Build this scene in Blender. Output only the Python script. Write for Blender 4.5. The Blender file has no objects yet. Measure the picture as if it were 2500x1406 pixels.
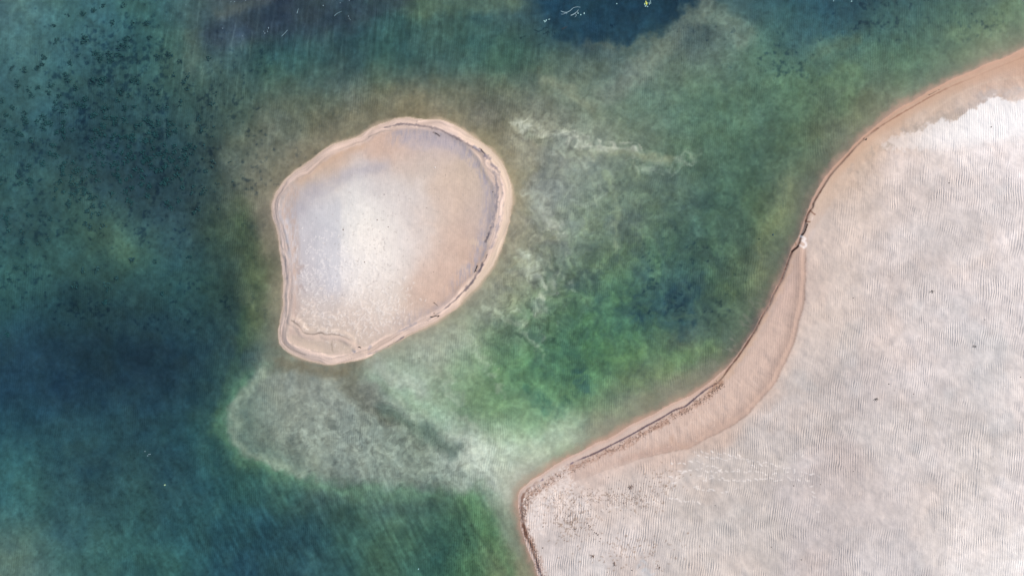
import math, random
import numpy as np
try:
    import bpy, bmesh
    from mathutils import Vector
except ImportError:
    bpy = None

# ------------------------------------------------------------------ scale
PX = 0.02            # one photo pixel on the water level is 2 cm
CH = 36.0            # drone height in metres
EXPO = 0.45
SUN_EL, SUN_AZ = math.radians(43), math.radians(20)     # azimuth from +x towards +y

# ------------------------------------------------------------------ camera, world, sun
if bpy:
    sc = bpy.context.scene
    cam_d = bpy.data.cameras.new('camera')
    cam = bpy.data.objects.new('camera', cam_d)
    sc.collection.objects.link(cam)
    cam.location = (0, 0, CH)
    cam_d.sensor_width = 36.0
    cam_d.lens = 36.0 * CH / 50.0
    cam_d.clip_end = 2000
    sc.camera = cam
    world = bpy.data.worlds.new('World')
    sc.world = world
    world.use_nodes = True
    wn = world.node_tree.nodes
    sky = wn.new('ShaderNodeTexSky')
    sky.sky_type = 'NISHITA'
    sky.sun_disc = False
    sky.sun_elevation = SUN_EL
    sky.sun_rotation = math.pi / 2 - SUN_AZ
    bg = wn['Background']
    bg.inputs['Strength'].default_value = 0.12
    world.node_tree.links.new(sky.outputs['Color'], bg.inputs['Color'])
    sd = bpy.data.lights.new('sun', 'SUN')
    sd.energy = 3.0
    sd.angle = math.radians(1.0)
    sd.color = (1.0, 0.93, 0.86)
    sun = bpy.data.objects.new('sun', sd)
    sc.collection.objects.link(sun)
    sdir = Vector((math.cos(SUN_EL) * math.cos(SUN_AZ), math.cos(SUN_EL) * math.sin(SUN_AZ), math.sin(SUN_EL)))
    sun.rotation_euler = sdir.to_track_quat('Z', 'Y').to_euler()
    sun.location = sdir * 60
    sc.view_settings.view_transform = 'Standard'
    sc.view_settings.look = 'None'
    sc.view_settings.gamma = 1.0
    sc.view_settings.exposure = EXPO
    sc.cycles.transparent_max_bounces = 24
    sc.cycles.volume_bounces = 0

# ------------------------------------------------------------------ lighting response (radiance of a flat albedo-1 sheet)
KLIT = np.array([.927, .953, 1.058])
ABS = np.array([0.50, 0.15, 0.10])      # water absorption per metre

# ------------------------------------------------------------------ noise
_rs = np.random.RandomState(7)
_TAB = _rs.rand(8, 256, 256).astype(np.float32)

def vn(x, y, seed=0):
    t = _TAB[seed % 8]
    x = x + seed * 17.31; y = y + seed * 9.77
    xi = np.floor(x); yi = np.floor(y)
    fx = x - xi; fy = y - yi
    xi = xi.astype(np.int64) & 255; yi = yi.astype(np.int64) & 255
    x1 = (xi + 1) & 255; y1 = (yi + 1) & 255
    fx = fx * fx * fx * (fx * (fx * 6 - 15) + 10); fy = fy * fy * fy * (fy * (fy * 6 - 15) + 10)
    a = t[yi, xi]; b = t[yi, x1]; c = t[y1, xi]; d = t[y1, x1]
    return (a + (b - a) * fx) * (1 - fy) + (c + (d - c) * fx) * fy

def fbm(x, y, scale, octv=4, seed=0, gain=0.55):
    """0-centred, roughly -1..1"""
    s = 0.0; amp = 1.0; tot = 0.0; f = 1.0 / scale
    for o in range(octv):
        ca, sa = math.cos(0.6 * o), math.sin(0.6 * o)
        s = s + amp * (vn((x * ca - y * sa) * f, (x * sa + y * ca) * f, seed + o) * 2 - 1)
        tot += amp * amp; amp *= gain; f *= 2.03
    return s / math.sqrt(tot) * 1.6

def sstep(a, b, x):
    t = np.clip((x - a) / (b - a), 0, 1)
    return t * t * (3 - 2 * t)

# ------------------------------------------------------------------ curves
def smooth(pts, n=5, closed=False):
    p = np.array(pts, float); m = len(p); out = []
    rng = range(m) if closed else range(m - 1)
    for i in rng:
        if closed: p0, p1, p2, p3 = p[i - 1], p[i], p[(i + 1) % m], p[(i + 2) % m]
        else: p0, p1, p2, p3 = p[max(i - 1, 0)], p[i], p[i + 1], p[min(i + 2, m - 1)]
        for k in range(n):
            t = k / n
            out.append(0.5 * (2 * p1 + (p2 - p0) * t + (2 * p0 - 5 * p1 + 4 * p2 - p3) * t * t + (3 * p1 - p0 - 3 * p2 + p3) * t ** 3))
    if not closed: out.append(p[-1])
    return np.array(out)

def dist(U, V, poly, R=60, closed=False):
    """distance to the polyline within R, and arc length of the nearest point"""
    D = np.full(U.shape, float(R)); T = np.zeros(U.shape)
    n = len(poly); acc = 0.0
    pmin = poly.min(0) - R; pmax = poly.max(0) + R
    sel = np.nonzero((U > pmin[0]) & (U < pmax[0]) & (V > pmin[1]) & (V < pmax[1]))[0]
    if len(sel) == 0: return D, T
    u = U[sel]; v = V[sel]; d = D[sel]; t = T[sel]
    for i in range(n if closed else n - 1):
        a = poly[i]; b = poly[(i + 1) % n]; ab = b - a; L = math.hypot(*ab)
        if L < 1e-6: continue
        k = np.nonzero((u > min(a[0], b[0]) - R) & (u < max(a[0], b[0]) + R) & (v > min(a[1], b[1]) - R) & (v < max(a[1], b[1]) + R))[0]
        if len(k):
            q = np.clip(((u[k] - a[0]) * ab[0] + (v[k] - a[1]) * ab[1]) / (L * L), 0, 1)
            dd = np.hypot(u[k] - a[0] - q * ab[0], v[k] - a[1] - q * ab[1])
            m = dd < d[k]
            kk = k[m]; d[kk] = dd[m]; t[kk] = acc + q[m] * L
        acc += L
    D[sel] = d; T[sel] = t
    return D, T

def inside(U, V, poly):
    r = np.zeros(U.shape, bool); n = len(poly)
    for i in range(n):
        (x1, y1), (x2, y2) = poly[i], poly[(i + 1) % n]
        if y1 == y2: continue
        k = (V > min(y1, y2)) & (V <= max(y1, y2))
        r[k] ^= U[k] < x1 + (V[k] - y1) * (x2 - x1) / (y2 - y1)
    return r

ISLAND = smooth([(1020,288),(1080,297),(1130,318),(1175,345),(1205,372),(1228,400),(1244,432),(1251,470),(1249,520),(1238,565),(1225,605),(1205,645),(1180,680),(1150,715),(1115,752),(1080,778),(1040,800),(990,825),(940,850),(900,870),(860,884),(815,891),(770,886),(730,873),(700,859),(683,840),(679,810),(684,780),(689,740),(692,700),(690,650),(684,605),(673,560),(663,520),(668,480),(688,450),(718,420),(750,395),(790,365),(838,343),(876,330),(908,310),(940,297),(980,289)], 5, True)
_bw = [(2900,-40),(2700,40),(2590,82),(2500,120),(2440,145),(2370,175),(2300,208),(2230,243),(2180,276),(2130,315),(2090,350),(2050,392),(2010,440),(1984,485),(1966,530),(1951,572),(1932,615),(1915,657),(1901,690),(1884,725),(1861,765),(1840,805),(1811,850),(1786,885),(1750,920),(1720,945),(1686,966),(1646,984),(1605,1005),(1556,1030),(1496,1063),(1436,1093),(1386,1118),(1336,1148),(1298,1170),(1276,1190),(1266,1207),(1265,1232),(1270,1265),(1278,1300),(1291,1340),(1304,1380),(1314,1415),(1330,1480),(1345,1600),(1400,2200)]
BEACH = np.vstack([smooth(_bw, 5), np.array([(1500, 4000), (1900, 22000), (22000, 22000), (22000, -2600), (4200, -420)], float)])
BLINE = smooth(_bw, 5)
SCARP = smooth([(2700,62),(2500,140),(2400,180),(2300,222),(2200,278),(2140,316),(2099,350),(2060,392),(2029,427),(2011,455),(1988,493),(1985,506),(1978,514),(1970,529),(1965,555),(1957,575),(1948,601),(1934,614),(1921,647),(1909,678),(1896,706),(1869,756),(1843,807),(1805,866),(1779,900),(1756,930),(1720,953),(1690,978),(1672,992),(1646,1001),(1613,1021),(1577,1040),(1546,1058),(1506,1079),(1452,1106),(1409,1124),(1378,1141),(1342,1160),(1301,1186),(1280,1205),(1273,1235),(1278,1276),(1286,1307),(1301,1340),(1312,1375),(1325,1415),(1340,1480),(1355,1600)], 4)
BARIN = smooth([(2600,180),(2500,212),(2440,222),(2380,242),(2330,268),(2270,295),(2210,328),(2150,370),(2100,410),(2060,450),(2025,500),(1995,545),(1975,580),(1970,620),(1969,690),(1961,740),(1951,790),(1937,840),(1917,890),(1892,935),(1860,975),(1820,1015),(1770,1048),(1720,1075),(1680,1092),(1620,1107),(1560,1122),(1500,1142),(1430,1165),(1370,1185),(1320,1205),(1280,1216),(1245,1222)], 4)
SHELF = smooth([(640,880),(610,930),(570,985),(550,1040),(562,1085),(600,1110),(660,1140),(750,1172),(860,1190),(960,1200),(1080,1212),(1160,1225)], 4)

WATER_PTS = []
def _row(v, cols, us=None):
    for i, c in enumerate(cols):
        if c is not None: WATER_PTS.append(((50 + 100 * i) if us is None else us[i], v, c, 55))
N = None
_row(50, [(85,118,122),(72,112,118),(62,98,108),(66,112,114),(76,105,108),(66,76,90),(52,66,82),(56,72,86),(54,76,88),(50,90,98),(84,114,102),(66,104,100),(68,94,96),(30,62,86),(29,61,84),(30,62,84),(50,80,92),(118,130,120),(66,98,100),(50,86,98),(44,80,96),(62,96,100),(80,112,104),(88,120,104),(104,132,108)])
_row(-50, [(88,118,120),(74,112,116),(64,102,110),(66,108,112),(70,96,102),(80,90,94),(60,70,86),(56,66,82),(50,72,88),(90,110,100),(100,124,106),(84,110,100),(96,108,104),(30,62,86),(28,60,84),(28,60,84),(30,62,84),(40,72,90),(50,86,96),(44,80,94),(42,76,92),(46,80,92),(50,86,94),(60,90,94),(80,100,96)])
_row(150, [(78,116,122),(64,102,110),(58,92,102),(64,108,110),(84,112,102),(72,96,98),(52,98,98),(58,98,98),(54,86,94),(58,98,94),(56,88,94),(58,94,92),(66,108,88),(92,110,98),(104,118,106),(112,128,118),(118,130,122),(98,118,108),(92,124,106),(84,116,104),(90,118,104),(88,122,104),(92,122,98),(116,136,110),(136,142,118)])
_row(250, [(70,108,114),(58,96,104),(54,84,94),(62,96,98),(64,96,96),(74,98,94),(96,110,98),(106,112,98),(114,112,96),(130,120,98),(134,122,102),(116,112,98),(118,118,106),(118,124,112),(112,126,114),(102,126,114),(98,128,108),(98,130,106),(92,122,104),(94,124,98),(106,124,96),(126,130,106)])
_row(350, [(58,92,102),(50,80,94),(48,78,90),(50,80,92),(54,86,94),(84,100,94),(114,120,108),(138,128,110),N,N,N,N,(142,132,110),(160,160,150),(142,148,138),(118,128,114),(92,116,100),(86,114,96),(84,114,98),(92,118,92),(124,126,104)])
_row(450, [(64,102,104),(66,98,98),(54,80,92),(46,68,84),(50,78,88),(92,106,94),(148,140,124),N,N,N,N,N,(150,138,116),(136,144,142),(116,132,124),(104,118,104),(90,110,98),(72,102,94),(80,110,94),(110,122,98)])
_row(550, [(58,88,96),(64,100,98),(80,116,102),(60,90,96),(56,80,90),(86,104,82),(150,136,118),N,N,N,N,N,(144,138,124),(138,144,138),(116,130,118),(100,120,104),(82,110,98),(76,108,94),(96,122,92)])
_row(650, [(62,104,106),(64,104,104),(76,114,104),(66,106,102),(50,88,96),(62,94,84),(124,122,94),N,N,N,N,N,(142,142,124),(114,128,118),(92,118,100),(90,120,94),(62,96,98),(78,108,92),(112,126,98)])
_row(750, [(54,94,98),(40,70,84),(46,76,84),(48,78,86),(42,76,86),(52,84,86),(146,142,116),N,N,N,N,(134,138,122),(134,146,128),(90,118,94),(78,118,92),(68,106,92),(52,84,96),(92,118,92)])
_row(850, [(40,68,90),(38,64,82),(36,58,72),(38,62,76),(38,64,84),(46,78,86),(140,150,134),N,N,N,(150,158,146),(122,140,116),(90,130,98),(72,112,92),(76,120,90),(82,124,90),(110,126,100)])
_row(950, [(38,68,92),(36,62,84),(38,64,80),(38,62,78),(38,66,86),(60,100,96),(148,158,144),(146,150,144),(136,142,138),(168,178,170),(150,170,146),(128,158,124),(102,146,106),(84,126,94),(84,128,92),(114,138,106),(140,142,124)])
_row(1050, [(44,80,92),(44,76,90),(44,78,90),(40,72,86),(36,70,86),(104,150,122),(150,158,146),(136,146,142),(126,138,136),(108,126,120),(98,120,104),(128,156,120),(144,174,138),(134,172,138),(150,160,140)])
_row(1150, [(60,104,108),(54,90,98),(50,82,90),(48,80,90),(44,78,90),(48,92,96),(92,140,108),(140,154,140),(142,152,146),(140,152,142),(150,164,150),(164,182,164),(196,204,194)])
_row(1250, [(62,104,106),(56,92,98),(52,84,92),(54,92,96),(50,86,94),(44,84,94),(48,86,94),(54,92,94),(66,104,96),(72,102,90),(62,100,90),(98,142,100),(164,174,154)])
_row(1350, [(98,120,110),(62,96,98),(58,96,98),(58,100,100),(50,92,96),(44,80,92),(42,76,92),(50,84,94),(60,98,96),(80,112,92),(48,88,92),(84,126,92),(140,146,114)])
_row(1450, [(96,118,108),(64,96,98),(58,96,98),(58,100,100),(50,92,96),(44,80,92),(42,76,92),(48,80,92),(56,94,94),(70,104,90),(56,98,88),(92,132,88),(150,144,118)])
for u, v, c in [(585,850,(60,92,90)),(620,820,(122,136,104)),(560,780,(54,86,88)),(610,720,(104,116,86)),(655,700,(150,142,118)),(590,640,(78,100,84)),(560,900,(60,96,92)),(500,1000,(40,76,88)),(500,1080,(42,84,92)),(520,1130,(46,88,94)),(600,1180,(50,94,96)),(700,1210,(60,104,96)),(600,400,(116,126,112)),(640,400,(142,138,124)),(560,380,(112,120,108)),(600,345,(116,120,108)),(650,325,(122,124,110)),(720,370,(140,130,112)),(615,480,(148,142,126)),(850,305,(130,124,106)),(1000,262,(136,126,104)),(590,460,(104,116,100)),(700,330,(104,116,106)),(1240,1190,(190,196,188)),(1190,1290,(104,150,104)),(1140,1300,(64,104,92)),(880,930,(122,120,110)),(1900,510,(132,144,108)),(1880,560,(124,138,104)),(1930,480,(124,132,108)),(1100,1050,(118,146,122)),(1060,1090,(108,126,116)),(290,600,(96,128,104)),(1285,500,(150,146,134)),(1275,570,(146,142,130)),(1265,640,(146,146,132)),(1225,700,(142,142,128)),(1180,745,(152,156,146)),(1110,810,(168,172,162)),(1050,845,(172,176,168)),(650,740,(150,148,130)),(655,600,(150,142,124)),(1290,360,(156,152,138)),(1560,990,(140,139,124)),(1300,1120,(176,194,178)),(1350,1080,(156,176,154)),(1240,1080,(148,178,150)),(1200,1050,(136,172,138)),(1130,900,(142,168,144)),(1050,880,(170,180,170)),(1120,830,(152,162,150)),(600,700,(98,118,84)),(630,650,(112,120,92)),(575,560,(82,104,78)),(615,770,(110,128,92)),(980,1000,(150,166,150)),(1240,1150,(200,208,198)),(1160,1120,(160,182,160)),(1480,1040,(156,152,138)),(1620,955,(138,140,122)),(270,580,(90,122,104))]:
    WATER_PTS.append((u, v, c, 26))

LAND_PTS = [(u, v, c, 40) for u, v, c in [
    (2480,150,(205,170,150)),(2400,190,(204,168,148)),(2300,230,(205,172,150)),(2450,205,(212,188,176)),(2200,290,(206,174,152)),(2100,370,(210,182,162)),(2040,430,(212,186,168)),(2000,490,(214,188,170)),
    (2400,240,(206,190,182)),(2330,275,(202,186,176)),(2250,312,(204,186,174)),(2700,200,(214,190,178)),(2900,60,(205,172,150)),
    (2480,280,(250,246,249)),(2400,300,(248,242,245)),(2300,340,(240,232,233)),(2200,380,(228,215,212)),(2480,400,(238,230,232)),(2400,450,(228,220,221)),(2300,450,(222,212,211)),(2200,480,(218,206,203)),(2100,480,(217,203,197)),(2050,550,(216,201,195)),
    (2480,550,(226,218,219)),(2350,600,(216,208,208)),(2250,600,(214,206,206)),(2150,650,(212,202,201)),(2050,650,(214,201,196)),(2020,780,(212,199,194)),(2480,750,(228,220,221)),(2350,750,(216,208,209)),(2250,750,(214,206,206)),(2150,800,(212,201,199)),(2000,900,(207,197,195)),(2100,950,(204,195,195)),(2250,900,(220,212,213)),(2400,880,(216,210,211)),(2480,950,(226,218,218)),(2350,1000,(211,204,204)),(2000,1000,(203,195,194)),(1900,1050,(204,196,195)),(2150,1050,(208,201,201)),(2050,1150,(201,190,189)),(2100,1250,(202,193,193)),(1950,1200,(206,198,199)),(2250,1150,(216,208,208)),(2400,1150,(218,211,210)),(2480,1200,(230,222,223)),(2300,1250,(220,212,211)),(2400,1300,(232,225,225)),(2480,1380,(242,237,238)),(2150,1350,(210,204,206)),(2000,1350,(202,194,195)),(1850,1300,(206,198,196)),(1700,1350,(210,202,200)),(1850,1150,(208,199,196)),(1700,1200,(208,199,196)),(1550,1200,(215,203,199)),(1550,1350,(213,204,203)),(1400,1350,(222,213,212)),(1330,1300,(226,215,213)),(1400,1230,(217,206,203)),(1330,1225,(222,205,198)),
    (1945,640,(214,188,177)),(1940,700,(216,190,180)),(1900,800,(217,193,182)),(1850,880,(217,194,183)),(1780,960,(216,193,182)),(1700,1020,(214,191,180)),(1600,1070,(214,193,184)),(1500,1110,(214,192,183)),(1420,1150,(215,194,186)),(1995,600,(215,196,188)),
    (900,330,(206,182,172)),(1000,330,(200,183,180)),(1080,350,(194,181,186)),(940,350,(208,180,164)),(850,370,(206,178,160)),(780,420,(198,176,160)),(720,490,(192,174,163)),(1000,400,(206,190,182)),(1100,420,(209,190,178)),(1160,420,(201,184,172)),(1190,480,(191,177,172)),(1205,520,(184,174,179)),(1190,560,(188,175,174)),(1150,500,(207,186,172)),(1100,500,(213,192,182)),(1120,580,(209,183,169)),(1160,640,(201,179,167)),(1130,660,(207,182,170)),(1060,560,(213,199,196)),(1060,650,(212,190,181)),(1060,720,(207,181,168)),(1000,780,(207,187,178)),(960,740,(214,200,195)),(1000,600,(219,209,211)),(1000,500,(216,206,208)),(950,450,(213,204,206)),(900,430,(202,196,202)),(860,470,(214,210,215)),(900,520,(231,223,224)),(900,600,(235,226,226)),(900,680,(229,219,221)),(950,600,(227,217,219)),(900,740,(219,207,205)),(850,540,(227,221,223)),(850,640,(229,221,225)),(800,520,(209,207,215)),(800,600,(213,209,217)),(800,680,(215,209,219)),(780,740,(211,201,205)),(760,540,(203,199,207)),(740,600,(207,199,205)),(720,560,(197,187,190)),(760,480,(192,186,192)),(720,640,(203,191,192)),(715,690,(197,182,179)),(720,740,(199,184,179)),(760,780,(205,191,184)),(850,790,(207,191,186)),(920,800,(207,189,182)),(800,840,(200,184,174)),(860,850,(202,186,176)),(730,830,(208,188,178))]]

def lin(c):
    c = np.asarray(c, float) / 255.0
    return np.where(c <= 0.04045, c / 12.92, ((c + 0.055) / 1.055) ** 2.4)

GX0, GY0, GS = -400.0, -300.0, 10.0
def coarse(pts):
    gu, gv = np.meshgrid(np.arange(GX0, 3001, GS), np.arange(GY0, 1801, GS))
    num = np.zeros(gu.shape + (3,)); den = np.zeros(gu.shape)
    for u, v, c, s in pts:
        d2 = ((gu - u) ** 2 + (gv - v) ** 2) / (s * s)
        w = np.exp(-0.5 * d2) * (55.0 / s) ** 0.6 + 2e-3 / (1 + d2) ** 2
        num += w[..., None] * np.array(c, float); den += w
    return num / den[..., None]

def lookup(M, U, V):
    x = np.clip((U - GX0) / GS, 0, M.shape[1] - 1.001); y = np.clip((V - GY0) / GS, 0, M.shape[0] - 1.001)
    xi = x.astype(int); yi = y.astype(int); fx = x - xi; fy = y - yi
    if M.ndim == 3: fx = fx[:, None]; fy = fy[:, None]
    return (M[yi, xi] * (1 - fx) + M[yi, xi + 1] * fx) * (1 - fy) + (M[yi + 1, xi] * (1 - fx) + M[yi + 1, xi + 1] * fx) * fy

MW = coarse(WATER_PTS); ML = coarse(LAND_PTS)

def over(C, m, col):
    """lay a tint of strength m over the sRGB-space colours"""
    k = m > 1e-3
    C[k] += m[k, None] * (np.array(col, float) - C[k])

def stroke(C, U, V, pts, w, col, op=1.0, soft=0.6, brk=0.0, seed=0, sm=4):
    """a band round a curve; brk breaks it up"""
    pl = smooth(pts, sm)
    R = w * (1 + soft) * 1.1 + 1
    d, t = dist(U, V, pl, R)
    k = np.nonzero(d < R - 1e-6)[0]
    m = np.zeros(U.shape)
    if len(k):
        dd = d[k]
        if brk: dd = dd * (1 + brk * fbm(U[k], V[k], max(6, w * 2.2), 3, seed))
        mm = (1 - sstep(w * (1 - soft), w * (1 + soft), dd)) * op
        if brk: mm *= np.clip(1 - brk * 0.6 + brk * fbm(U[k], V[k], 16, 2, seed + 3), 0, 1)
        m[k] = mm
    over(C, m, col)
    return m

def ell(U, V, cu, cv, ru, rv, soft=1.0):
    return np.exp(-0.5 * (((U - cu) / ru) ** 2 + ((V - cv) / rv) ** 2) * 2 * soft)

def worms(U, V, scale, seed, lo=0.90):
    n = fbm(U, V, scale, 2, seed, 0.45)
    return sstep(lo, 1.0, 1 - np.abs(n) * 1.6)

def make_curls(n, seed, cen, sp, L, turn, horiz=0.0):
    # short curled marks gathered in ellipses: list of little polylines
    r = random.Random(seed); out = []
    for _ in range(n):
        (cu, cv), (ru, rv) = r.choice(list(zip(cen, sp)))
        u = r.gauss(cu, ru); v = r.gauss(cv, rv); a = r.uniform(-.5, .5) if r.random() < horiz else r.uniform(0, 6.28)
        t = r.uniform(-turn, turn); l = L * r.uniform(.5, 1.4) / 4; p = [(u, v)]
        for k in range(4):
            u += l * math.cos(a); v += l * math.sin(a); a += t + r.uniform(-.4, .4); p.append((u, v))
        out.append((np.array(p), r.uniform(.5, 1.0), r.uniform(.75, 1.35)))
    return out

def curls(U, V, lst, w, ok=None):
    # mask of all the curls in lst, half width w
    m = np.zeros(U.shape)
    allp = np.vstack([c[0] for c in lst]); lo = allp.min(0) - 6; hi = allp.max(0) + 6
    sel = (U > lo[0]) & (U < hi[0]) & (V > lo[1]) & (V < hi[1])
    if ok is not None: sel &= ok
    sel = np.nonzero(sel)[0]
    if len(sel) == 0: return m
    order = np.argsort(V[sel], kind='stable'); sel = sel[order]; vs = V[sel]; us = U[sel]
    mm = m[sel]
    for p, op, ww in lst:
        a = np.searchsorted(vs, p[:, 1].min() - 5); b = np.searchsorted(vs, p[:, 1].max() + 5)
        if b <= a: continue
        k = np.nonzero((us[a:b] > p[:, 0].min() - 5) & (us[a:b] < p[:, 0].max() + 5))[0] + a
        if len(k) == 0: continue
        d, _ = dist(us[k], vs[k], p, 5)
        mm[k] = np.maximum(mm[k], op * (1 - sstep(w * ww * .4, w * ww * 1.5, d)))
    m[sel] = mm
    return m

SALT_MARKS = make_curls(800, 5, [(860,690),(790,650),(900,760),(850,790),(760,700),(960,760),(880,640)], [(50,40),(40,45),(50,35),(60,22),(25,45),(35,35),(30,50)], 7.5, .9)
PALE_DABS = make_curls(70, 6, [(760,780),(820,810),(800,760)], [(30,20),(50,15),(60,30)], 8, .3, 1)
GREY_SPECKS = make_curls(240, 7, [(930,560),(880,700),(1050,500),(900,600)], [(70,70),(60,40),(70,90),(40,60)], 5, .9)
BROWN_CURLS = make_curls(520, 8, [(1365,1215),(1395,1260),(1385,1285),(1470,1215),(1555,1225),(1620,1175),(1500,1330),(1560,1345)], [(30,20),(30,18),(20,22),(35,10),(35,18),(25,22),(70,30),(60,22)], 5, 1.1)
PALE_CURLS = make_curls(420, 9, [(1360,1190),(1330,1215),(1375,1170),(1400,1230),(1310,1260)], [(25,14),(18,16),(12,14),(25,14),(12,22)], 7, .8)
_r = random.Random(3); FOOTMARKS = []
for path in [[(1698,1103),(1760,1106),(1800,1113),(1832,1124)], [(1706,1112),(1750,1120),(1815,1120),(1870,1135)], [(1640,1132),(1690,1128),(1730,1136),(1755,1144)], [(1660,1150),(1700,1145),(1760,1152),(1850,1150)], [(1740,1165),(1800,1172),(1880,1170)], [(1828,1128),(1850,1146),(1880,1165),(1895,1172),(1930,1168),(1960,1172)], [(1870,1130),(1900,1136),(1920,1150)], [(1940,1150),(1990,1160),(2000,1165)], [(1580,1228),(1620,1222),(1650,1216)], [(1490,1242),(1540,1238)], [(1660,1222),(1710,1226)], [(1700,1190),(1760,1200),(1780,1195)], [(1955,1165),(1980,1185),(1998,1258)]]:
    p = smooth(path, 6); i = 0.0
    L = np.cumsum([0] + [math.hypot(*(p[k + 1] - p[k])) for k in range(len(p) - 1)]); x = 0
    while x < L[-1]:
        u = np.interp(x, L, p[:, 0]) + _r.uniform(-2, 2); v = np.interp(x, L, p[:, 1]) + _r.uniform(-3, 3); a = _r.uniform(-.2, .8)
        l = _r.uniform(2, 4.2); FOOTMARKS.append((np.array([(u - l * math.cos(a), v - l * math.sin(a)), (u, v + _r.uniform(-1, 1)), (u + l * math.cos(a), v + l * math.sin(a))]), _r.uniform(.5, 1), _r.uniform(.8, 1.3)))
        x += _r.uniform(9, 18)
FOOTMARKS += make_curls(26, 10, [(1680,1150),(1770,1160),(1700,1180),(1900,1150)], [(40,20),(60,25),(50,15),(40,25)], 9, .3, .8)

RIM = [  # dark strand lines on the island's rim: points, half width, colour, opacity
    ([(940,312),(985,303),(1050,311),(1075,318),(1112,336),(1150,357),(1166,366),(1185,383)], 1.9, (128,112,126), .85, .5),
    ([(985,303),(1050,311),(1075,318),(1112,336),(1130,346)], 2.8, (150,130,140), .6, .4),
    ([(1058,323),(1068,328),(1073,333)], 1.6, (120,104,112), .8, .2),
    ([(900,335),(930,322),(960,318)], 1.2, (176,150,146), .7, .4),
    ([(1158,358),(1168,366)], 3.0, (150,145,172), .8, .5),
    ([(1172,364),(1183,376),(1190,386)], 2.6, (104,96,118), .85, .5),
    ([(1184,380),(1196,388)], 3.6, (118,110,140), .8, .6),
    ([(1200,403),(1212,410),(1216,420)], 3.2, (128,118,148), .8, .7),
    ([(1208,420),(1220,432),(1227,452)], 2.0, (140,128,152), .6, .7),
    ([(1190,400),(1206,425),(1213,460),(1213,500),(1207,530),(1200,556),(1192,580)], 2.4, (150,140,160), .75, .8),
    ([(1198,556),(1194,570),(1190,582),(1186,588)], 2.4, (88,82,104), .75, .6),
    ([(1228,470),(1229,500),(1225,530)], 1.6, (164,150,160), .6, .7),
    ([(1222,530),(1214,560),(1208,585),(1200,605)], 2.8, (150,140,162), .7, .6),
    ([(1190,622),(1184,636),(1174,646)], 1.4, (110,96,104), .8, .5),
    ([(1178,645),(1172,657),(1162,672),(1150,692),(1136,708)], 2.9, (92,82,106), .9, .35),
    ([(1150,692),(1130,713),(1108,735),(1086,753)], 1.8, (112,98,112), .85, .3),
    ([(1086,753),(1060,772),(1030,788)], 1.4, (160,142,148), .5, .5),
    ([(1012,790),(990,802),(972,812)], 3.2, (150,146,174), .6, .7),
    ([(985,822),(965,836),(945,846)], 1.5, (116,104,124), .8, .4),
    ([(945,846),(925,856),(900,864)], 1.3, (160,146,160), .6, .4),
    ([(686,790),(685,815),(694,840),(715,855),(745,866)], 1.4, (186,156,146), .7, .2),
    ([(697,720),(700,745),(700,775)], 3.0, (188,168,164), .6, .5),
    ([(696,625),(698,650),(700,680)], 1.6, (160,144,160), .6, .5),
    ([(683,590),(694,615),(698,640)], 1.4, (178,158,150), .6, .4),
    ([(712,782),(728,793),(738,806),(744,813),(768,816),(783,812),(796,817),(812,816),(830,819),(846,825),(856,832)], 1.5, (138,118,114), .85, .2),
    ([(790,828),(820,830),(845,837)], 1.3, (168,146,138), .7, .4),
    ([(811,830),(810,845),(814,860)], 1.5, (156,136,126), .8, .3),
    ([(760,856),(800,862),(850,868)], 1.3, (180,160,156), .6, .5),
    ([(905,845),(900,852)], 3.0, (150,150,180), .6, .3),
    ([(862,854),(866,858)], 3.0, (140,140,172), .8, .3),
]

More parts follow.
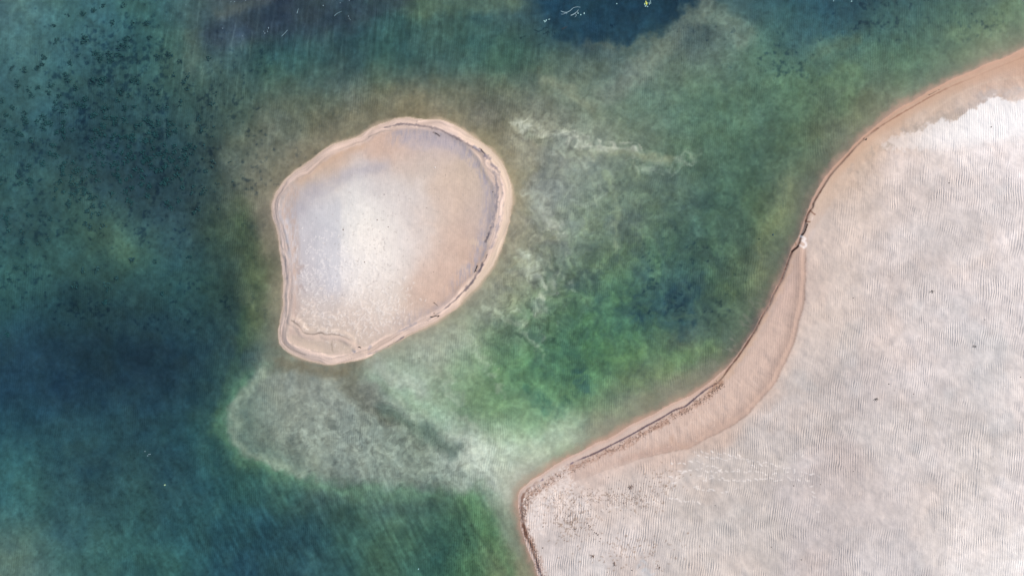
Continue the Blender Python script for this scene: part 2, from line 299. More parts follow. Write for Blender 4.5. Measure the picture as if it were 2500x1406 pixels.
def field(U, V):
    """everything about the ground at photo-plane coordinates U, V: height, colour, ripple amplitude, kind"""
    n = U.shape[0]
    wu = U + 1.8 * fbm(U, V, 46, 3, 1, .45); wv = V + 1.8 * fbm(U, V, 46, 3, 2, .45)
    inI = inside(wu, wv, ISLAND); inB = inside(wu, wv, BEACH)
    dI, tI = dist(wu, wv, ISLAND, 220, True); dB, tB = dist(wu, wv, BLINE, 420)
    sI = np.where(inI, dI, -dI); sB = np.where(inB, dB, -dB)
    s = np.maximum(sI, sB); land = inI | inB
    W = np.clip(-s, 0, None)                        # distance offshore, px
    # ---------------- under water: colour as seen and depth
    a1 = fbm(U, V, 120, 4, 3); a2 = fbm(U, V, 120, 4, 4)
    C = lookup(MW, U + 9 * a1 + 3 * fbm(U, V, 30, 3, 5), V + 9 * a2 + 3 * fbm(U, V, 30, 3, 6))
    C0 = lookup(MW, U, V)
    r = lin(C0[:, 0] * 0.92 + 8)
    depth = 0.57 * np.clip(-np.log(np.clip(r, 0.008, 1) / 0.42), 0.05, 3.6)
    u2 = U + 8 * fbm(U, V, 45, 4, 5); v2 = V + 8 * fbm(U, V, 45, 4, 6)
    def st(pts, w, col, op=1.0, soft=0.8, brk=0.0, seed=0): stroke(C, u2, v2, pts, w, col, op, soft, brk, seed)
    # pale sills and banks
    st([(1720,10),(1670,60),(1600,130),(1540,190),(1480,240)], 26, (124,134,124), .7)
    st([(1700,30),(1760,45),(1820,90)], 24, (122,134,120), .5)
    st([(1440,105),(1540,105),(1600,90)], 14, (100,112,104), .6)
    st([(540,30),(600,8),(650,-10)], 14, (92,98,98), .6)
    st([(470,90),(480,120),(470,170)], 22, (92,108,100), .5)
    st([(980,-10),(1010,20),(1100,10),(1260,4)], 22, (100,122,102), .6)
    st([(1935,465),(1898,530),(1872,600),(1842,680)], 20, (132,144,104), .55, .95)
    st([(1730,845),(1650,890),(1540,940)], 24, (110,144,100), .5, .95)
    st([(585,500),(604,580),(624,660),(622,760),(600,830)], 22, (108,128,86), .42, 1.0)
    # the deep blue hollow at the top
    dp = smooth([(1310,-60),(1300,5),(1325,40),(1350,80),(1400,98),(1470,104),(1550,98),(1592,84),(1612,60),(1650,42),(1700,12),(1730,-60)], 4)
    di, _ = dist(u2, v2, dp, 60, True); di = np.where(inside(u2, v2, dp), di, -di)
    over(C, sstep(-16, 14, di + 7 * fbm(U, V, 26, 4, 6)) * .88, (31, 61, 82))
    # green glow and pale lip of the shallow shelf below the island
    sp_ = smooth([(650,885),(604,930),(570,985),(548,1040),(560,1086),(600,1112),(660,1138),(750,1168),(860,1186),(960,1196),(1060,1204),(1150,1205),(1215,1170),(1120,1070),(970,965),(850,890)], 4, True)
    ds_, _ = dist(u2, v2, sp_, 110, True); ds_ = np.where(inside(u2, v2, sp_), ds_, -ds_)
    lf = sstep(760, 600, U)
    over(C, sstep(-95, -60, ds_) * 0 + np.exp(-((ds_ + 10) / 19.0) ** 2) * (.40 + .28 * lf) * sstep(870, 930, V), (120, 166, 130))
    over(C, sstep(-8, 30, ds_) * .5, (154, 160, 154))
    st([(648,905),(600,960),(572,1010),(560,1055),(580,1092),(650,1125),(740,1155)], 13, (176,188,168), .75, .95)
    st([(700,930),(760,960),(820,990)], 26, (152,158,156), .4, .9)
    st([(930,885),(990,940),(1060,1010),(1130,1090),(1190,1150)], 44, (170,188,172), .6, .9)
    st([(905,880),(960,920),(1020,950)], 22, (180,188,180), .6, .9)
    st([(1140,1100),(1225,1145),(1268,1180)], 62, (208,214,206), .85, .98)
    st([(1250,1120),(1320,1090),(1395,1058)], 36, (186,202,184), .65, .98)
    st([(1170,1190),(1200,1230),(1240,1280),(1262,1340)], 15, (150,170,150), .5, .9)
    st([(1140,1220),(1180,1270),(1215,1330),(1240,1400)], 20, (100,152,104), .5, .9)
    st([(860,895),(862,930),(890,970),(940,1020)], 24, (112,112,102), .7, .9)
    st([(940,1000),(1010,1045),(1080,1085),(1120,1105)], 16, (84,104,98), .6, .9)
    st([(812,905),(800,940),(820,975)], 13, (176,182,174), .75, .7)
    st([(690,890),(760,905),(840,900)], 12, (128,118,98), .6, .9)
    # bright streaks to the right of the island
    st([(1262,296),(1320,320),(1390,345),(1450,362),(1540,372)], 12, (194,194,184), .78, .98, .6, 71)
    st([(1300,330),(1400,372),(1500,376),(1620,388)], 10, (150,156,138), .5, .9)
    st([(1330,190),(1400,235),(1440,265)], 12, (136,140,122), .5, .9)
    st([(1288,455),(1325,500),(1352,548),(1362,585)], 8, (184,186,176), .9, .8, .5, 72)
    st([(1275,600),(1300,660),(1340,700),(1320,760)], 12, (178,184,174), .7, .95, .5, 79)
    st([(1310,470),(1350,560),(1385,610)], 10, (178,180,170), .7, .95, .5, 80)
    for p_ in ([(1090,800),(1170,860),(1230,960)],[(1180,740),(1260,790),(1330,850)],[(1000,850),(1080,930),(1150,1040)],[(1380,350),(1440,420),(1450,500)],[(1250,650),(1330,640),(1400,690)],[(1560,420),(1640,400),(1700,370)]):
        st(p_, 11, (178,188,174), .42, .98, .7, 81)
    st([(1366,360),(1330,420),(1320,520)], 26, (142,150,150), .5, .9)
    st([(1475,420),(1494,480),(1500,540),(1500,600)], 11, (140,154,132), .75, .9, .3, 73)
    st([(1270,560),(1300,580),(1350,590)], 12, (152,150,136), .6, .9)
    st([(1590,600),(1600,650),(1580,690)], 12, (98,136,104), .5, .9)
    st([(1585,735),(1640,730),(1700,715)], 19, (40,70,86), .62, .95, .5, 74)
    st([(1540,775),(1620,785),(1690,790)], 17, (48,84,94), .55, .95, .5, 75)
    st([(1405,905),(1430,950)], 15, (50,88,92), .6, .95, .5, 76)
    st([(1330,1010),(1300,960),(1370,1000)], 16, (64,108,92), .5, .95, .5, 77)
    st([(530,78),(640,62),(760,42),(900,15),(980,0)], 34, (56,66,84), .62, .95, .15, 78)
    st([(1500,860),(1600,860),(1680,880)], 22, (100,136,98), .5, .9)
    st([(1500,380),(1640,384)], 6, (140,146,124), .5, .9)
    st([(2000,120),(2080,100)], 18, (102,124,104), .5, .9)
    st([(2030,200),(2100,180),(2050,260)], 18, (110,140,104), .5, .9)
    st([(2330,80),(2440,60),(2470,20)], 22, (122,146,112), .4, .9)
    st([(2040,60),(2060,10),(2130,-10)], 30, (44,78,94), .4, .9)
    st([(1990,330),(2050,300),(2110,240)], 18, (96,104,80), .45, .9)
    st([(600,760),(590,850),(560,930),(530,1010)], 10, (86,120,92), .35, .9)
    mu = C.mean(1, keepdims=True); C = mu + (C - mu) * .91
    # mottling of weed film and silt, coarse to fine
    lum = C.mean(1) / 255.0
    m0 = fbm(U, V, 64, 4, 7); m1 = fbm(u2, v2, 22, 4, 8); m2 = fbm(U, V, 8, 2, 9, .7)
    pale = sstep(.42, .62, lum)
    C *= np.exp((0.055 - 0.02 * pale) * m0 + (0.052 - 0.01 * pale) * m1 + 0.045 * m2)[:, None]
    tint = fbm(U, V, 85, 4, 10); t2 = fbm(U, V, 30, 3, 11)
    C += (tint * (1 - pale) * 3.0)[:, None] * np.array([.5, .5, -.3]) + (t2 * 1.6)[:, None] * np.array([.7, .2, -.4])
    lag = np.clip(ell(U, V, 1500, 720, 330, 300), 0, 1); m3 = fbm(u2, v2, 30, 4, 62, .6)
    C *= np.exp(.085 * lag * m3)[:, None]; C += (lag * np.clip(m3, -1.5, 1.5) * 4)[:, None] * np.array([.5, .5, -.8])
    # leopard blotches of pale sand
    leo = (ell(U, V, 1290, 760, 120, 110) + ell(U, V, 1080, 1150, 130, 60) + 1.1 * ell(U, V, 860, 1060, 260, 110) + .5 * ell(U, V, 1330, 540, 120, 260) + .6 * ell(U, V, 1350, 330, 110, 50) + .5 * ell(U, V, 1000, 270, 400, 60) + .3 * ell(U, V, 2150, 260, 320, 120) + .35 * ell(U, V, 1650, 600, 300, 300))
    b = sstep(.12, .85, fbm(u2 * 1.0, v2, 13, 3, 12)) * np.clip(leo, 0, 1) * (W > 6)
    over(C, b * .42, (196, 200, 190)) if False else None
    C += (b * 15)[:, None] * np.array([1, 1, .92])
    dk = sstep(.2, .9, fbm(u2, v2, 11, 3, 14)) * np.clip(leo, 0, 1) * (W > 4)
    C *= (1 - .12 * dk)[:, None]
    C *= np.array([.97, .985, .955]); C *= (1 - .09 * ell(U, V, 230, 480, 330, 380) - .06 * ell(U, V, 280, 880, 300, 160))[:, None]
    # scattered dark weed on the bed
    zone = (ell(U, V, 300, 330, 330, 190) + .8 * ell(U, V, 110, 120, 130, 200) * 0 + .7 * ell(U, V, 50, 600, 80, 120) + .8 * ell(U, V, 250, 110, 130, 100) + .4 * ell(U, V, 1700, 70, 90, 30) + .8 * ell(U, V, 1740, 85, 60, 22) + .6 * ell(U, V, 2230, 30, 180, 60) + .6 * ell(U, V, 1900, 160, 120, 60) + .7 * ell(U, V, 1660, 690, 110, 90) + .4 * ell(U, V, 250, 750, 320, 60))
    zone = np.clip(zone, 0, 1)
    wd = sstep(.9 - .8 * zone, 2.5 - .8 * zone, fbm(U, V, 11, 3, 13, .6) + .5 * fbm(U, V, 60, 2, 15)) * sstep(.02, .15, zone)
    pep = sstep(.5, 1.6, fbm(U, V, 7.5, 3, 60 - 56, .6)) * np.clip(.6 * ell(U, V, 250, 1250, 700, 260) + .7 * ell(U, V, 300, 400, 500, 400) + .8 * ell(U, V, 1130, 1340, 130, 80) + .5 * ell(U, V, 1600, 500, 500, 400) + .4 * ell(U, V, 2050, 100, 500, 120), 0, 1)
    C *= (1 - .20 * pep * (1 - pale))[:, None]
    C = C * (1 - wd[:, None] * np.array([.36, .30, .22])) 
    # light streaks of the water's surface wavelets painted into the bed colour
    stv = np.clip(ell(U, V, 900, 60, 700, 220) + .5 * ell(U, V, 500, 350, 200, 200), 0, 1)
    sv = fbm(U + .10 * V, V / 7.0, 6.5, 2, 16) * stv
    std = np.clip(ell(U, V, 800, 1300, 520, 160) * 1.2, 0, 1)
    ca, sa = math.cos(math.radians(64)), math.sin(math.radians(64))
    al = U * ca + V * sa; ac = -U * sa + V * ca
    sdg = fbm(ac, al / 6.5, 8.0, 2, 17) * std
    C *= np.exp(.065 * sv + .085 * sdg)[:, None]
    vs_ = sstep(.75, 1.5, fbm(U + .12 * V + 3 * m0, V / 13.0, 5.5, 2, 63)) * np.clip(ell(U, V, 460, 180, 190, 210) + .6 * ell(U, V, 850, 90, 400, 80), 0, 1)
    C += (vs_ * 15)[:, None] * np.array([.9, 1, .9])
    # shore fringe: thin water over brown film round the island, over pink sand along the beach
    nz = fbm(U, V, 12, 3, 18)
    wI = np.clip(-sI, 0, 400); wB = np.clip(-sB, 0, 419)
    topish = sstep(560, 380, V) * .8 + sstep(1150, 1230, U) * .7 + sstep(820, 860, V) * .7
    topish = np.clip(topish, 0, 1) * (1 - sstep(880, 960, U) * sstep(820, 850, V) * .9)
    over(C, np.exp(-wI / 24) * .68 * topish * np.clip(.8 + .35 * nz, 0, 1) * (wI > 0), (143, 130, 106))
    over(C, np.exp(-wI / 20) * .55 * (1 - topish) * (wI > 0), (176, 158, 138))
    over(C, (1 - sstep(-1, np.maximum(2, 6 + 2 * nz + 6 * np.clip(fbm(U, V, 60, 2, 52), -.5, 1)), wI)) * .75 * (wI > 0), (196, 174, 154))
    shp = sstep(-1, 10 + 8 * np.clip(fbm(U, V, 70, 2, 51), -.5, 1), wB + 2.5 * nz)
    over(C, np.exp(-wB / (34 + 30 * sstep(850, 950, V) * sstep(1400, 1480, U))) * .75 * (wB > 0), (150, 140, 124))
    # comb of silt streaks where the bar drops off
    comb = sstep(.1, .7, fbm(tB, wB * .25, 7, 3, 19)) * sstep(8, 20, wB) * (1 - sstep(30, 48, wB + 6 * nz)) * ell(U, V, 1810, 850, 90, 150)
    over(C, comb * .45, (166, 160, 144))
    over(C, (1 - shp) * .85 * (wB > 0), (202, 165, 148))
    over(C, (1 - sstep(4, 26, wB + 3 * nz)) * .35 * (wB > 0), (180, 150, 130))
    Cw = C
    # ---------------- dry land colour
    L = lookup(ML, U + 10 * fbm(U, V, 60, 3, 20), V + 10 * fbm(U, V, 60, 3, 21))
    g1 = fbm(U, V, 26, 4, 22); g2 = fbm(U, V, 6.5, 2, 23, .8)
    dg = fbm(U * .87 - V * .5, (U * .5 + V * .87) * 2.6, 120, 5, 24)       # wind-streaked patches running up to the right
    z = np.zeros(n); rip = np.zeros(n)
    # -- island
    I = inI
    rw0 = 24 + 16 * sstep(1120, 1200, U) * sstep(700, 500, V) + 6 * sstep(800, 860, V) - 4 * sstep(760, 700, U)
    Li = np.array([212., 197, 191]) + (L - np.array([212., 197, 191])) * np.array([1.2, 1.22, 1.08]) + np.array([2, .3, -3.5])
    Li = Li + (9 * ell(U, V, 855, 620, 130, 170))[:, None]
    Li *= np.exp(.010 * g1 + .012 * g2)[:, None]
    over(Li, (1 - sstep(826, 838, U)) * sstep(450, 520, V) * (1 - sstep(690, 750, V)) * .35 * I, (196, 196, 208))
    stroke(Li, wu, wv, [(715,525),(760,472),(820,442),(870,420),(930,408)], 17, (176,171,182), .5, .98, .25, 2)
    stroke(Li, wu, wv, [(990,338),(1060,345),(1130,362)], 13, (182,172,182), .6, .95, .3, 3)
    stroke(Li, wu, wv, [(880,352),(830,366),(770,405),(730,440)], 12, (204,172,150), .55, .95)
    stroke(Li, wu, wv, [(728,648),(732,655)], 8, (180,158,152), .7, .8, .5, 5)
    stroke(Li, wu, wv, [(732,700),(742,712),(734,724)], 5, (168,146,142), .8, .8, .5, 6)
    stroke(Li, wu, wv, [(712,655),(710,690),(715,730),(718,765)], 9, (190,170,164), .6, .8, .4, 7)
    stroke(Li, wu, wv, [(1150,590),(1170,594),(1190,592)], 6, (220,196,178), .7, .8, .3, 8)
    stroke(Li, wu, wv, [(1130,655),(1150,662),(1160,670)], 8, (216,192,178), .6, .8, .3, 9)
    stroke(Li, wu, wv, [(1112,722),(1060,770),(1010,797)], 9, (184,170,172), .6, .9, .3, 10)
    # bird tracks and salt worms, pale raised curls
    wm = curls(U, V, SALT_MARKS, .95, sI > 34)
    over(Li, wm * .55, (250, 242, 240))
    dab = curls(U, V, PALE_DABS, 1.8, sI > 30)
    over(Li, dab * .6, (240, 222, 212))
    dkw = curls(U, V, GREY_SPECKS, .8, sI > 30)
    over(Li, dkw * .45, (172, 160, 156))
    fur = fbm(U, V / 4.0, 3.4, 2, 25)
    inner = sstep(rw0 - 2, rw0 + 8, sI) * (1 - sstep(rw0 + 22, rw0 + 46, sI))
    side = np.clip(sstep(1040, 1130, U) * sstep(760, 640, V) + sstep(930, 980, U) * sstep(400, 340, V) + .8 * ell(U, V, 1040, 790, 70, 30), 0, 1)
    over(Li, inner * side * np.clip(.42 + .40 * fur, 0, 1), (174, 164, 172))
    over(Li, inner * (1 - side) * sstep(740, 720, U) * np.clip(.5 + .3 * fur, 0, 1), (192, 170, 162))
    # rim berm
    rw = 24 + 20 * sstep(1120, 1200, U) * sstep(700, 500, V) + 6 * sstep(800, 860, V) - 4 * sstep(760, 700, U)
    rimm = (1 - sstep(rw - 7, rw + 4, sI + 2.0 * nz))
    over(Li, rimm * .85, (222, 197, 186))
    lines = fbm(sI * 1.0 + 4 * fbm(U, V, 60, 2, 30), tI / 22.0, 5.5, 3, 31)
    Li *= np.exp(rimm * .075 * lines)[:, None]
    over(Li, (1 - sstep(8, 26, sI + 2 * nz)) * .6 * sstep(1080, 1180, U), (206, 188, 170))
    over(Li, (1 - sstep(0, 7, sI + 1.5 * nz)) * .55, (200, 178, 158))
    for i, (pts, w, col, op, brk) in enumerate(RIM):
        gc = np.mean(col); stroke(Li, U + .8 * nz, V + .5 * g2, pts, w, [gc + (c - gc) * .6 - (0, 2, 6)[j] for j, c in enumerate(col)], op, .6, brk * .7, 40 + i)
    stroke(Li, wu, wv, [(703,792),(726,804),(742,822),(790,824),(830,827),(862,842),(890,856)], 7, (222,198,186), .8, .5)
    pool = sstep(0, 8, inside(U, V, smooth([(704,815),(735,822),(760,832),(800,832),(850,838),(868,852),(850,864),(800,862),(750,852),(715,838)], 4, True)).astype(float) * 8)
    over(Li, pool * (.45 + .3 * np.clip(g2, -1, 1)), (196, 178, 166))
    zi = .16 * sstep(0, 26, sI) + .10 * sstep(30, 200, sI) - .05 * sstep(rw - 4, rw + 14, sI) + .006 * g1 * sstep(5, 30, sI)
    zi = zi + .018 * rimm * lines * sstep(2, 8, sI)
    zi = zi + .012 * wm - .006 * dkw
    rd, _ = dist(U, V, smooth(RIM[24][0], 4), 30)
    zi = zi + .05 * (1 - sstep(6, 16, np.hypot(rd, 0) )) * (sI > 8)
    rip_i = np.where(sI > 20, .0004, .0004)
    # -- beach
    Lb = L.copy()
    ddS, ttS = dist(U, V, SCARP, 420); ddI, ttI = dist(wu, wv, BARIN, 420)
    # signed side of the bar's inner edge: flat lies further inland than the edge
    FL = inside(wu, wv, _FLAT)
    q = np.where(FL, ddI, -ddI)
    flat = sstep(-3, 5, q + 2.5 * g2)
    Lb *= np.exp(.012 * g1 + .010 * g2)[:, None]
    Lb *= np.exp(flat * (.022 * dg + .018 * fbm(U * .9 + V * .3, V * 1.4 - U * .5, 40, 3, 53, .7) + .016 * fbm(U, V, 15, 2, 55)))[:, None]; Lb = Lb * np.array([.995, .984, .976])
    over(Lb, (1 - sstep(20, 190, q)) * flat * .5 * sstep(1000, 820, V) * sstep(430, 560, V), (217, 201, 193))
    cool = fbm(U, V, 90, 3, 32)
    Lb += (flat * np.clip(cool - .6, 0, 1) * 3)[:, None] * np.array([-1.2, -.2, .3]) + (flat * np.clip(-cool - .5, 0, 1) * 4)[:, None] * np.array([.5, -.1, -.5])
    # white salt crust with a ragged edge
    salt = smooth([(2700,215),(2560,235),(2490,245),(2440,240),(2422,232),(2398,240),(2380,256),(2352,275),(2330,290),(2300,290),(2290,292),(2275,303),(2230,318),(2180,335),(2150,356),(2190,366),(2300,372),(2420,352),(2520,340),(2700,330)], 4)
    su = U + 5 * fbm(U, V, 12, 3, 33); sv2 = V + 5 * fbm(U, V, 12, 3, 34)
    dsl, _ = dist(su, sv2, salt, 40, True); dsl = np.where(inside(su, sv2, salt), dsl, -dsl)
    over(Lb, sstep(-5, 7, dsl + 3 * g2) * (.35 + .5 * sstep(2160, 2400, U)) * (1 - sstep(0, 60, V - (300 + (2500 - U) * .16))), (251, 247, 249))
    # grey silt tongues between wet band and salt
    stroke(Lb, su, sv2, [(2560,205),(2490,222),(2440,226),(2400,240)], 9, (204,190,186), .7, .7, .3, 50)
    stroke(Lb, su, sv2, [(2425,222),(2395,240),(2365,262),(2340,270)], 9, (194,178,172), .75, .6, .3, 51)
    stroke(Lb, su, sv2, [(2345,275),(2310,285),(2285,288),(2262,300),(2240,312),(2210,320)], 7, (186,170,160), .75, .6, .3, 52)
    stroke(Lb, su, sv2, [(2170,352),(2150,362),(2128,376),(2115,384)], 5, (186,168,156), .65, .8, .8, 53)
    stroke(Lb, su, sv2, [(2085,405),(2075,418)], 5, (190,170,158), .6, .8, .8, 54)
    stroke(Lb, U, V, [(2500,190),(2440,195),(2380,212),(2330,235),(2290,262),(2230,300)], 3, (216,192,176), .5, .8, .4, 55)
    # smooth bar between the water and the rippled flat
    bar = (~FL) & (V > 560)
    stn = fbm(ttI / 1.0, q * .05, 3.6, 2, 35)
    sb = bar * sstep(8, 30, sB) * sstep(3, 15, -q)
    stn = stn * np.clip(.5 + .7 * fbm(U, V, 40, 2, 54), 0, 1.2); Lb *= np.exp(sb * .020 * stn * sstep(700, 820, V))[:, None]
    over(Lb, np.clip(stn - .4, 0, 1) * sb * .35 * sstep(700, 780, V), (232, 211, 202)); over(Lb, sb * .25, (215, 184, 172))
    edge = (1 - sstep(2, 46, np.abs(np.clip(-q, 0, 60)))) * bar * sstep(575, 640, V)  # shade of the bar's inner slope, painted into the sand colour
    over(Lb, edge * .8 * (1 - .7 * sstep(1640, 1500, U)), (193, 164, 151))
    over(Lb, (1 - sstep(0, 5, np.abs(q))) * .5 * sstep(590, 640, V) * np.clip(.6 + .5 * g2, 0, 1) * sstep(1500, 1640, U), (160, 138, 130))
    stroke(Lb, wu, wv, [(1655,1085),(1600,1100),(1560,1110),(1520,1125)], 7, (198,168,156), .7, .8, .2, 56)
    stroke(Lb, wu, wv, [(1640,1070),(1650,1085),(1680,1090)], 8, (204,172,156), .6, .8, .4, 57)
    # wrinkled crust of the lower bar
    wr = worms(U, V, 13, 36, .75) * np.clip(ell(U, V, 1600, 1060, 130, 50) + .7 * ell(U, V, 1750, 990, 60, 60) + .8 * ell(U, V, 1450, 1120, 80, 30), 0, 1) * (sB > 22) * bar
    over(Lb, wr * .5, (228, 210, 202)); Lb *= (1 - .05 * wr * (g2 > .2))[:, None]
    # waterline: pink lip, orange wet strip, shade of the scarp painted as a dark line
    over(Lb, (1 - sstep(3, 10, sB)) * (.4 + .35 * sstep(1700, 1900, U)), (216, 174, 155))
    over(Lb, (1 - sstep(6, 26, ddS)) * .4 * sstep(2000, 2060, U), (204, 164, 140))
    over(Lb, (1 - sstep(4, 20, ddS + 3 * nz)) * .42 * sstep(1990, 1900, U) * sstep(1700, 1760, U) * (sB > 5), (214, 172, 142))
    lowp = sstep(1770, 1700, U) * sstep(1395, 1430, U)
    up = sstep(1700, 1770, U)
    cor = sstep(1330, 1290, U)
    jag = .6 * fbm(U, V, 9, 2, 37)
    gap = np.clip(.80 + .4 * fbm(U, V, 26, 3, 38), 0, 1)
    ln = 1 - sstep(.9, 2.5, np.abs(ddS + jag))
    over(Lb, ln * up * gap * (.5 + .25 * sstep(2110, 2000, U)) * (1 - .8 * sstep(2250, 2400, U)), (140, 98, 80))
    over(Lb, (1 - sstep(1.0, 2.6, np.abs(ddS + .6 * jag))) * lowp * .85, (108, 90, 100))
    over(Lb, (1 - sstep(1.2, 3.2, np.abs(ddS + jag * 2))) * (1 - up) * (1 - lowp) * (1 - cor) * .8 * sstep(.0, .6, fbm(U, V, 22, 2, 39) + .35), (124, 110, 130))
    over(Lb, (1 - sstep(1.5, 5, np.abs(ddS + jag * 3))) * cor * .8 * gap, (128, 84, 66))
    # brown wrack strewn behind the line
    dW, _ = dist(wu, wv, _WRACK, 40)
    wk = (1 - sstep(2, 13, dW + 3 * nz)) * (sB > 6)
    over(Lb, wk * .42 * np.clip(.65 + .5 * fbm(U, V, 6, 3, 41, .8), 0, 1), (150, 106, 86))
    sp = curls(U, V, BROWN_CURLS, .9, sB > 10)
    over(Lb, sp * .7, (150, 126, 112))
    wsp = curls(U, V, PALE_CURLS, 1.5, sB > 12)
    over(Lb, wsp * .7, (244, 232, 229))
    fsp = curls(U, V, FOOTMARKS, 1.35, sB > 12)
    over(Lb, fsp * .85, (244, 235, 233))
    # slumped bit of bank: sunlit faces painted pale, scarp and cracks painted dark
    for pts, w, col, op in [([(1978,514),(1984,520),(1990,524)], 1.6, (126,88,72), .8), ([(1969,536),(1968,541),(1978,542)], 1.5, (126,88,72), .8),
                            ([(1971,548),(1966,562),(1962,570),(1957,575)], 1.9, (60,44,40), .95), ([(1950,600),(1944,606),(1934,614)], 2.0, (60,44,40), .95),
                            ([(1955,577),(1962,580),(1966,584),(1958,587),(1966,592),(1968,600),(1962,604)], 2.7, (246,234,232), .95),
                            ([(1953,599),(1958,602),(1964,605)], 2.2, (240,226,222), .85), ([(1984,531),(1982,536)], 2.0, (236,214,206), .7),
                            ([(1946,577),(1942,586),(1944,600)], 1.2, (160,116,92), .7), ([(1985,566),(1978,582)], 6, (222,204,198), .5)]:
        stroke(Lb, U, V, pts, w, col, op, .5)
    stroke(Lb, U, V, [(1568,1378),(1575,1385)], 13, (196,210,224), .5, .9, .6, 58)
    bandz = .05 * sstep(0, 12, sB)
    sc2 = .045 * sstep(-1.5, 1.5, np.where(sB > 4, ddS * np.where(_side(U, V, ddS, sB), 1, -1), -9)) * (.4 + .6 * np.maximum(up * sstep(2200, 2050, U), lowp))
    zb = bandz + sc2 + .16 * sstep(10, 120, sB) + .05 * sb + .05 * sstep(-34, 2, q) * sstep(590, 680, V) * sstep(1440, 1600, U) + .012 * g1 * sstep(10, 60, sB)
    zb = zb + .010 * wr + .012 * sp + .010 * wsp + .010 * fsp + .05 * np.clip(sB - 120, 0, 300) / 300
    patch = np.clip(.8 + .55 * fbm(U, V, 60, 3, 47) + .4 * fbm(U, V, 20, 2, 48), .1, 1.7)
    smz = ell(U, V, 2050, 1240, 80, 32) + .9 * ell(U, V, 2110, 1180, 100, 25) + .8 * ell(U, V, 2290, 610, 60, 50) + .8 * ell(U, V, 2230, 1330, 70, 30) + .8 * ell(U, V, 2140, 1000, 40, 30) + .6 * ell(U, V, 2400, 960, 80, 60) + .6 * ell(U, V, 2200, 1250, 90, 40)
    patch *= np.clip(1 - smz, .05, 1)
    near = .30 + .70 * sstep(20, 190, q) 
    near = np.maximum(near, .75 * sstep(800, 1000, V))
    rip_b = np.where(FL, .0042 * patch * near * sstep(0, 22, q), 0.0004 + .0008 * sb)
    over(Lb, np.clip(smz, 0, 1) * .4 * flat, (206, 196, 195))
    # ---------------- join
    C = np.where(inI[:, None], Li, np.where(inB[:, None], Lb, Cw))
    z = np.where(inI, zi, np.where(inB, zb, 0))
    sh = np.minimum(1 - np.exp(-wI / 50.0), 1 - np.exp(-wB / 60.0))
    zw = -(depth * sh + .0008 * W.clip(0, 30)) + .02 * fbm(U, V, 40, 3, 49) * sstep(10, 80, W)
    z = np.where(land, z, np.minimum(zw, -.0005 * np.clip(W, 0, 10) - .001))
    rip = np.where(inI, rip_i, np.where(inB, rip_b, .0015 * sstep(5, 60, W) * np.clip(.6 + .6 * fbm(U, V, 90, 2, 50), .1, 1.3)))
    kind = np.where(inI, 1, np.where(inB, 2, 0))
    C = lin(np.clip(C, 4, 253))
    return z, C, rip, kind

# land side of the bar's inner edge, as a big polygon; wrack line; side of the scarp
_FLAT = np.vstack([BARIN, np.array([(1240,1300),(1270,1400),(1280,1500),(1300,1640),(1300,2200),(1700,22000),(22000,22000),(22000,-2300),(4200,-300)], float)])
_WRACK = smooth([(1765,935),(1748,950),(1730,968),(1700,985),(1672,1005),(1640,1018),(1600,1042),(1560,1062),(1520,1088),(1480,1105),(1430,1128),(1395,1145),(1360,1165),(1320,1190),(1294,1212),(1280,1240),(1279,1276),(1290,1310),(1303,1340),(1318,1385),(1330,1420)], 4)
_SCP = np.vstack([SCARP, np.array([(1420,2200),(1900,22000),(22000,22000),(22000,-2400),(4200,-380)], float)])
def _side(U, V, d, s): return inside(U, V, _SCP)
# ------------------------------------------------------------------ photo plane -> world
def world_at(u, v, z=None):
    u = np.atleast_1d(np.asarray(u, float)); v = np.atleast_1d(np.asarray(v, float))
    if z is None: z = field(u, v)[0]
    k = (CH - z) / CH
    return (u - 1250) * PX * k, (703 - v) * PX * k, z

def axis(lo, hi, step, far):
    core = np.arange(lo, hi + step / 2, step)
    out = []; x = hi; d = step
    while x < far:
        d = d * 1.16 + .002; x += d; out.append(x)
    neg = []; x = lo; d = step
    while x > -far:
        d = d * 1.16 + .002; x -= d; neg.append(x)
    return np.array(neg[::-1] + list(core) + out)

# ------------------------------------------------------------------ materials
def new_mat(name):
    m = bpy.data.materials.new(name); m.use_nodes = True
    nt = m.node_tree; nt.nodes.clear()
    return m, nt.nodes, nt.links

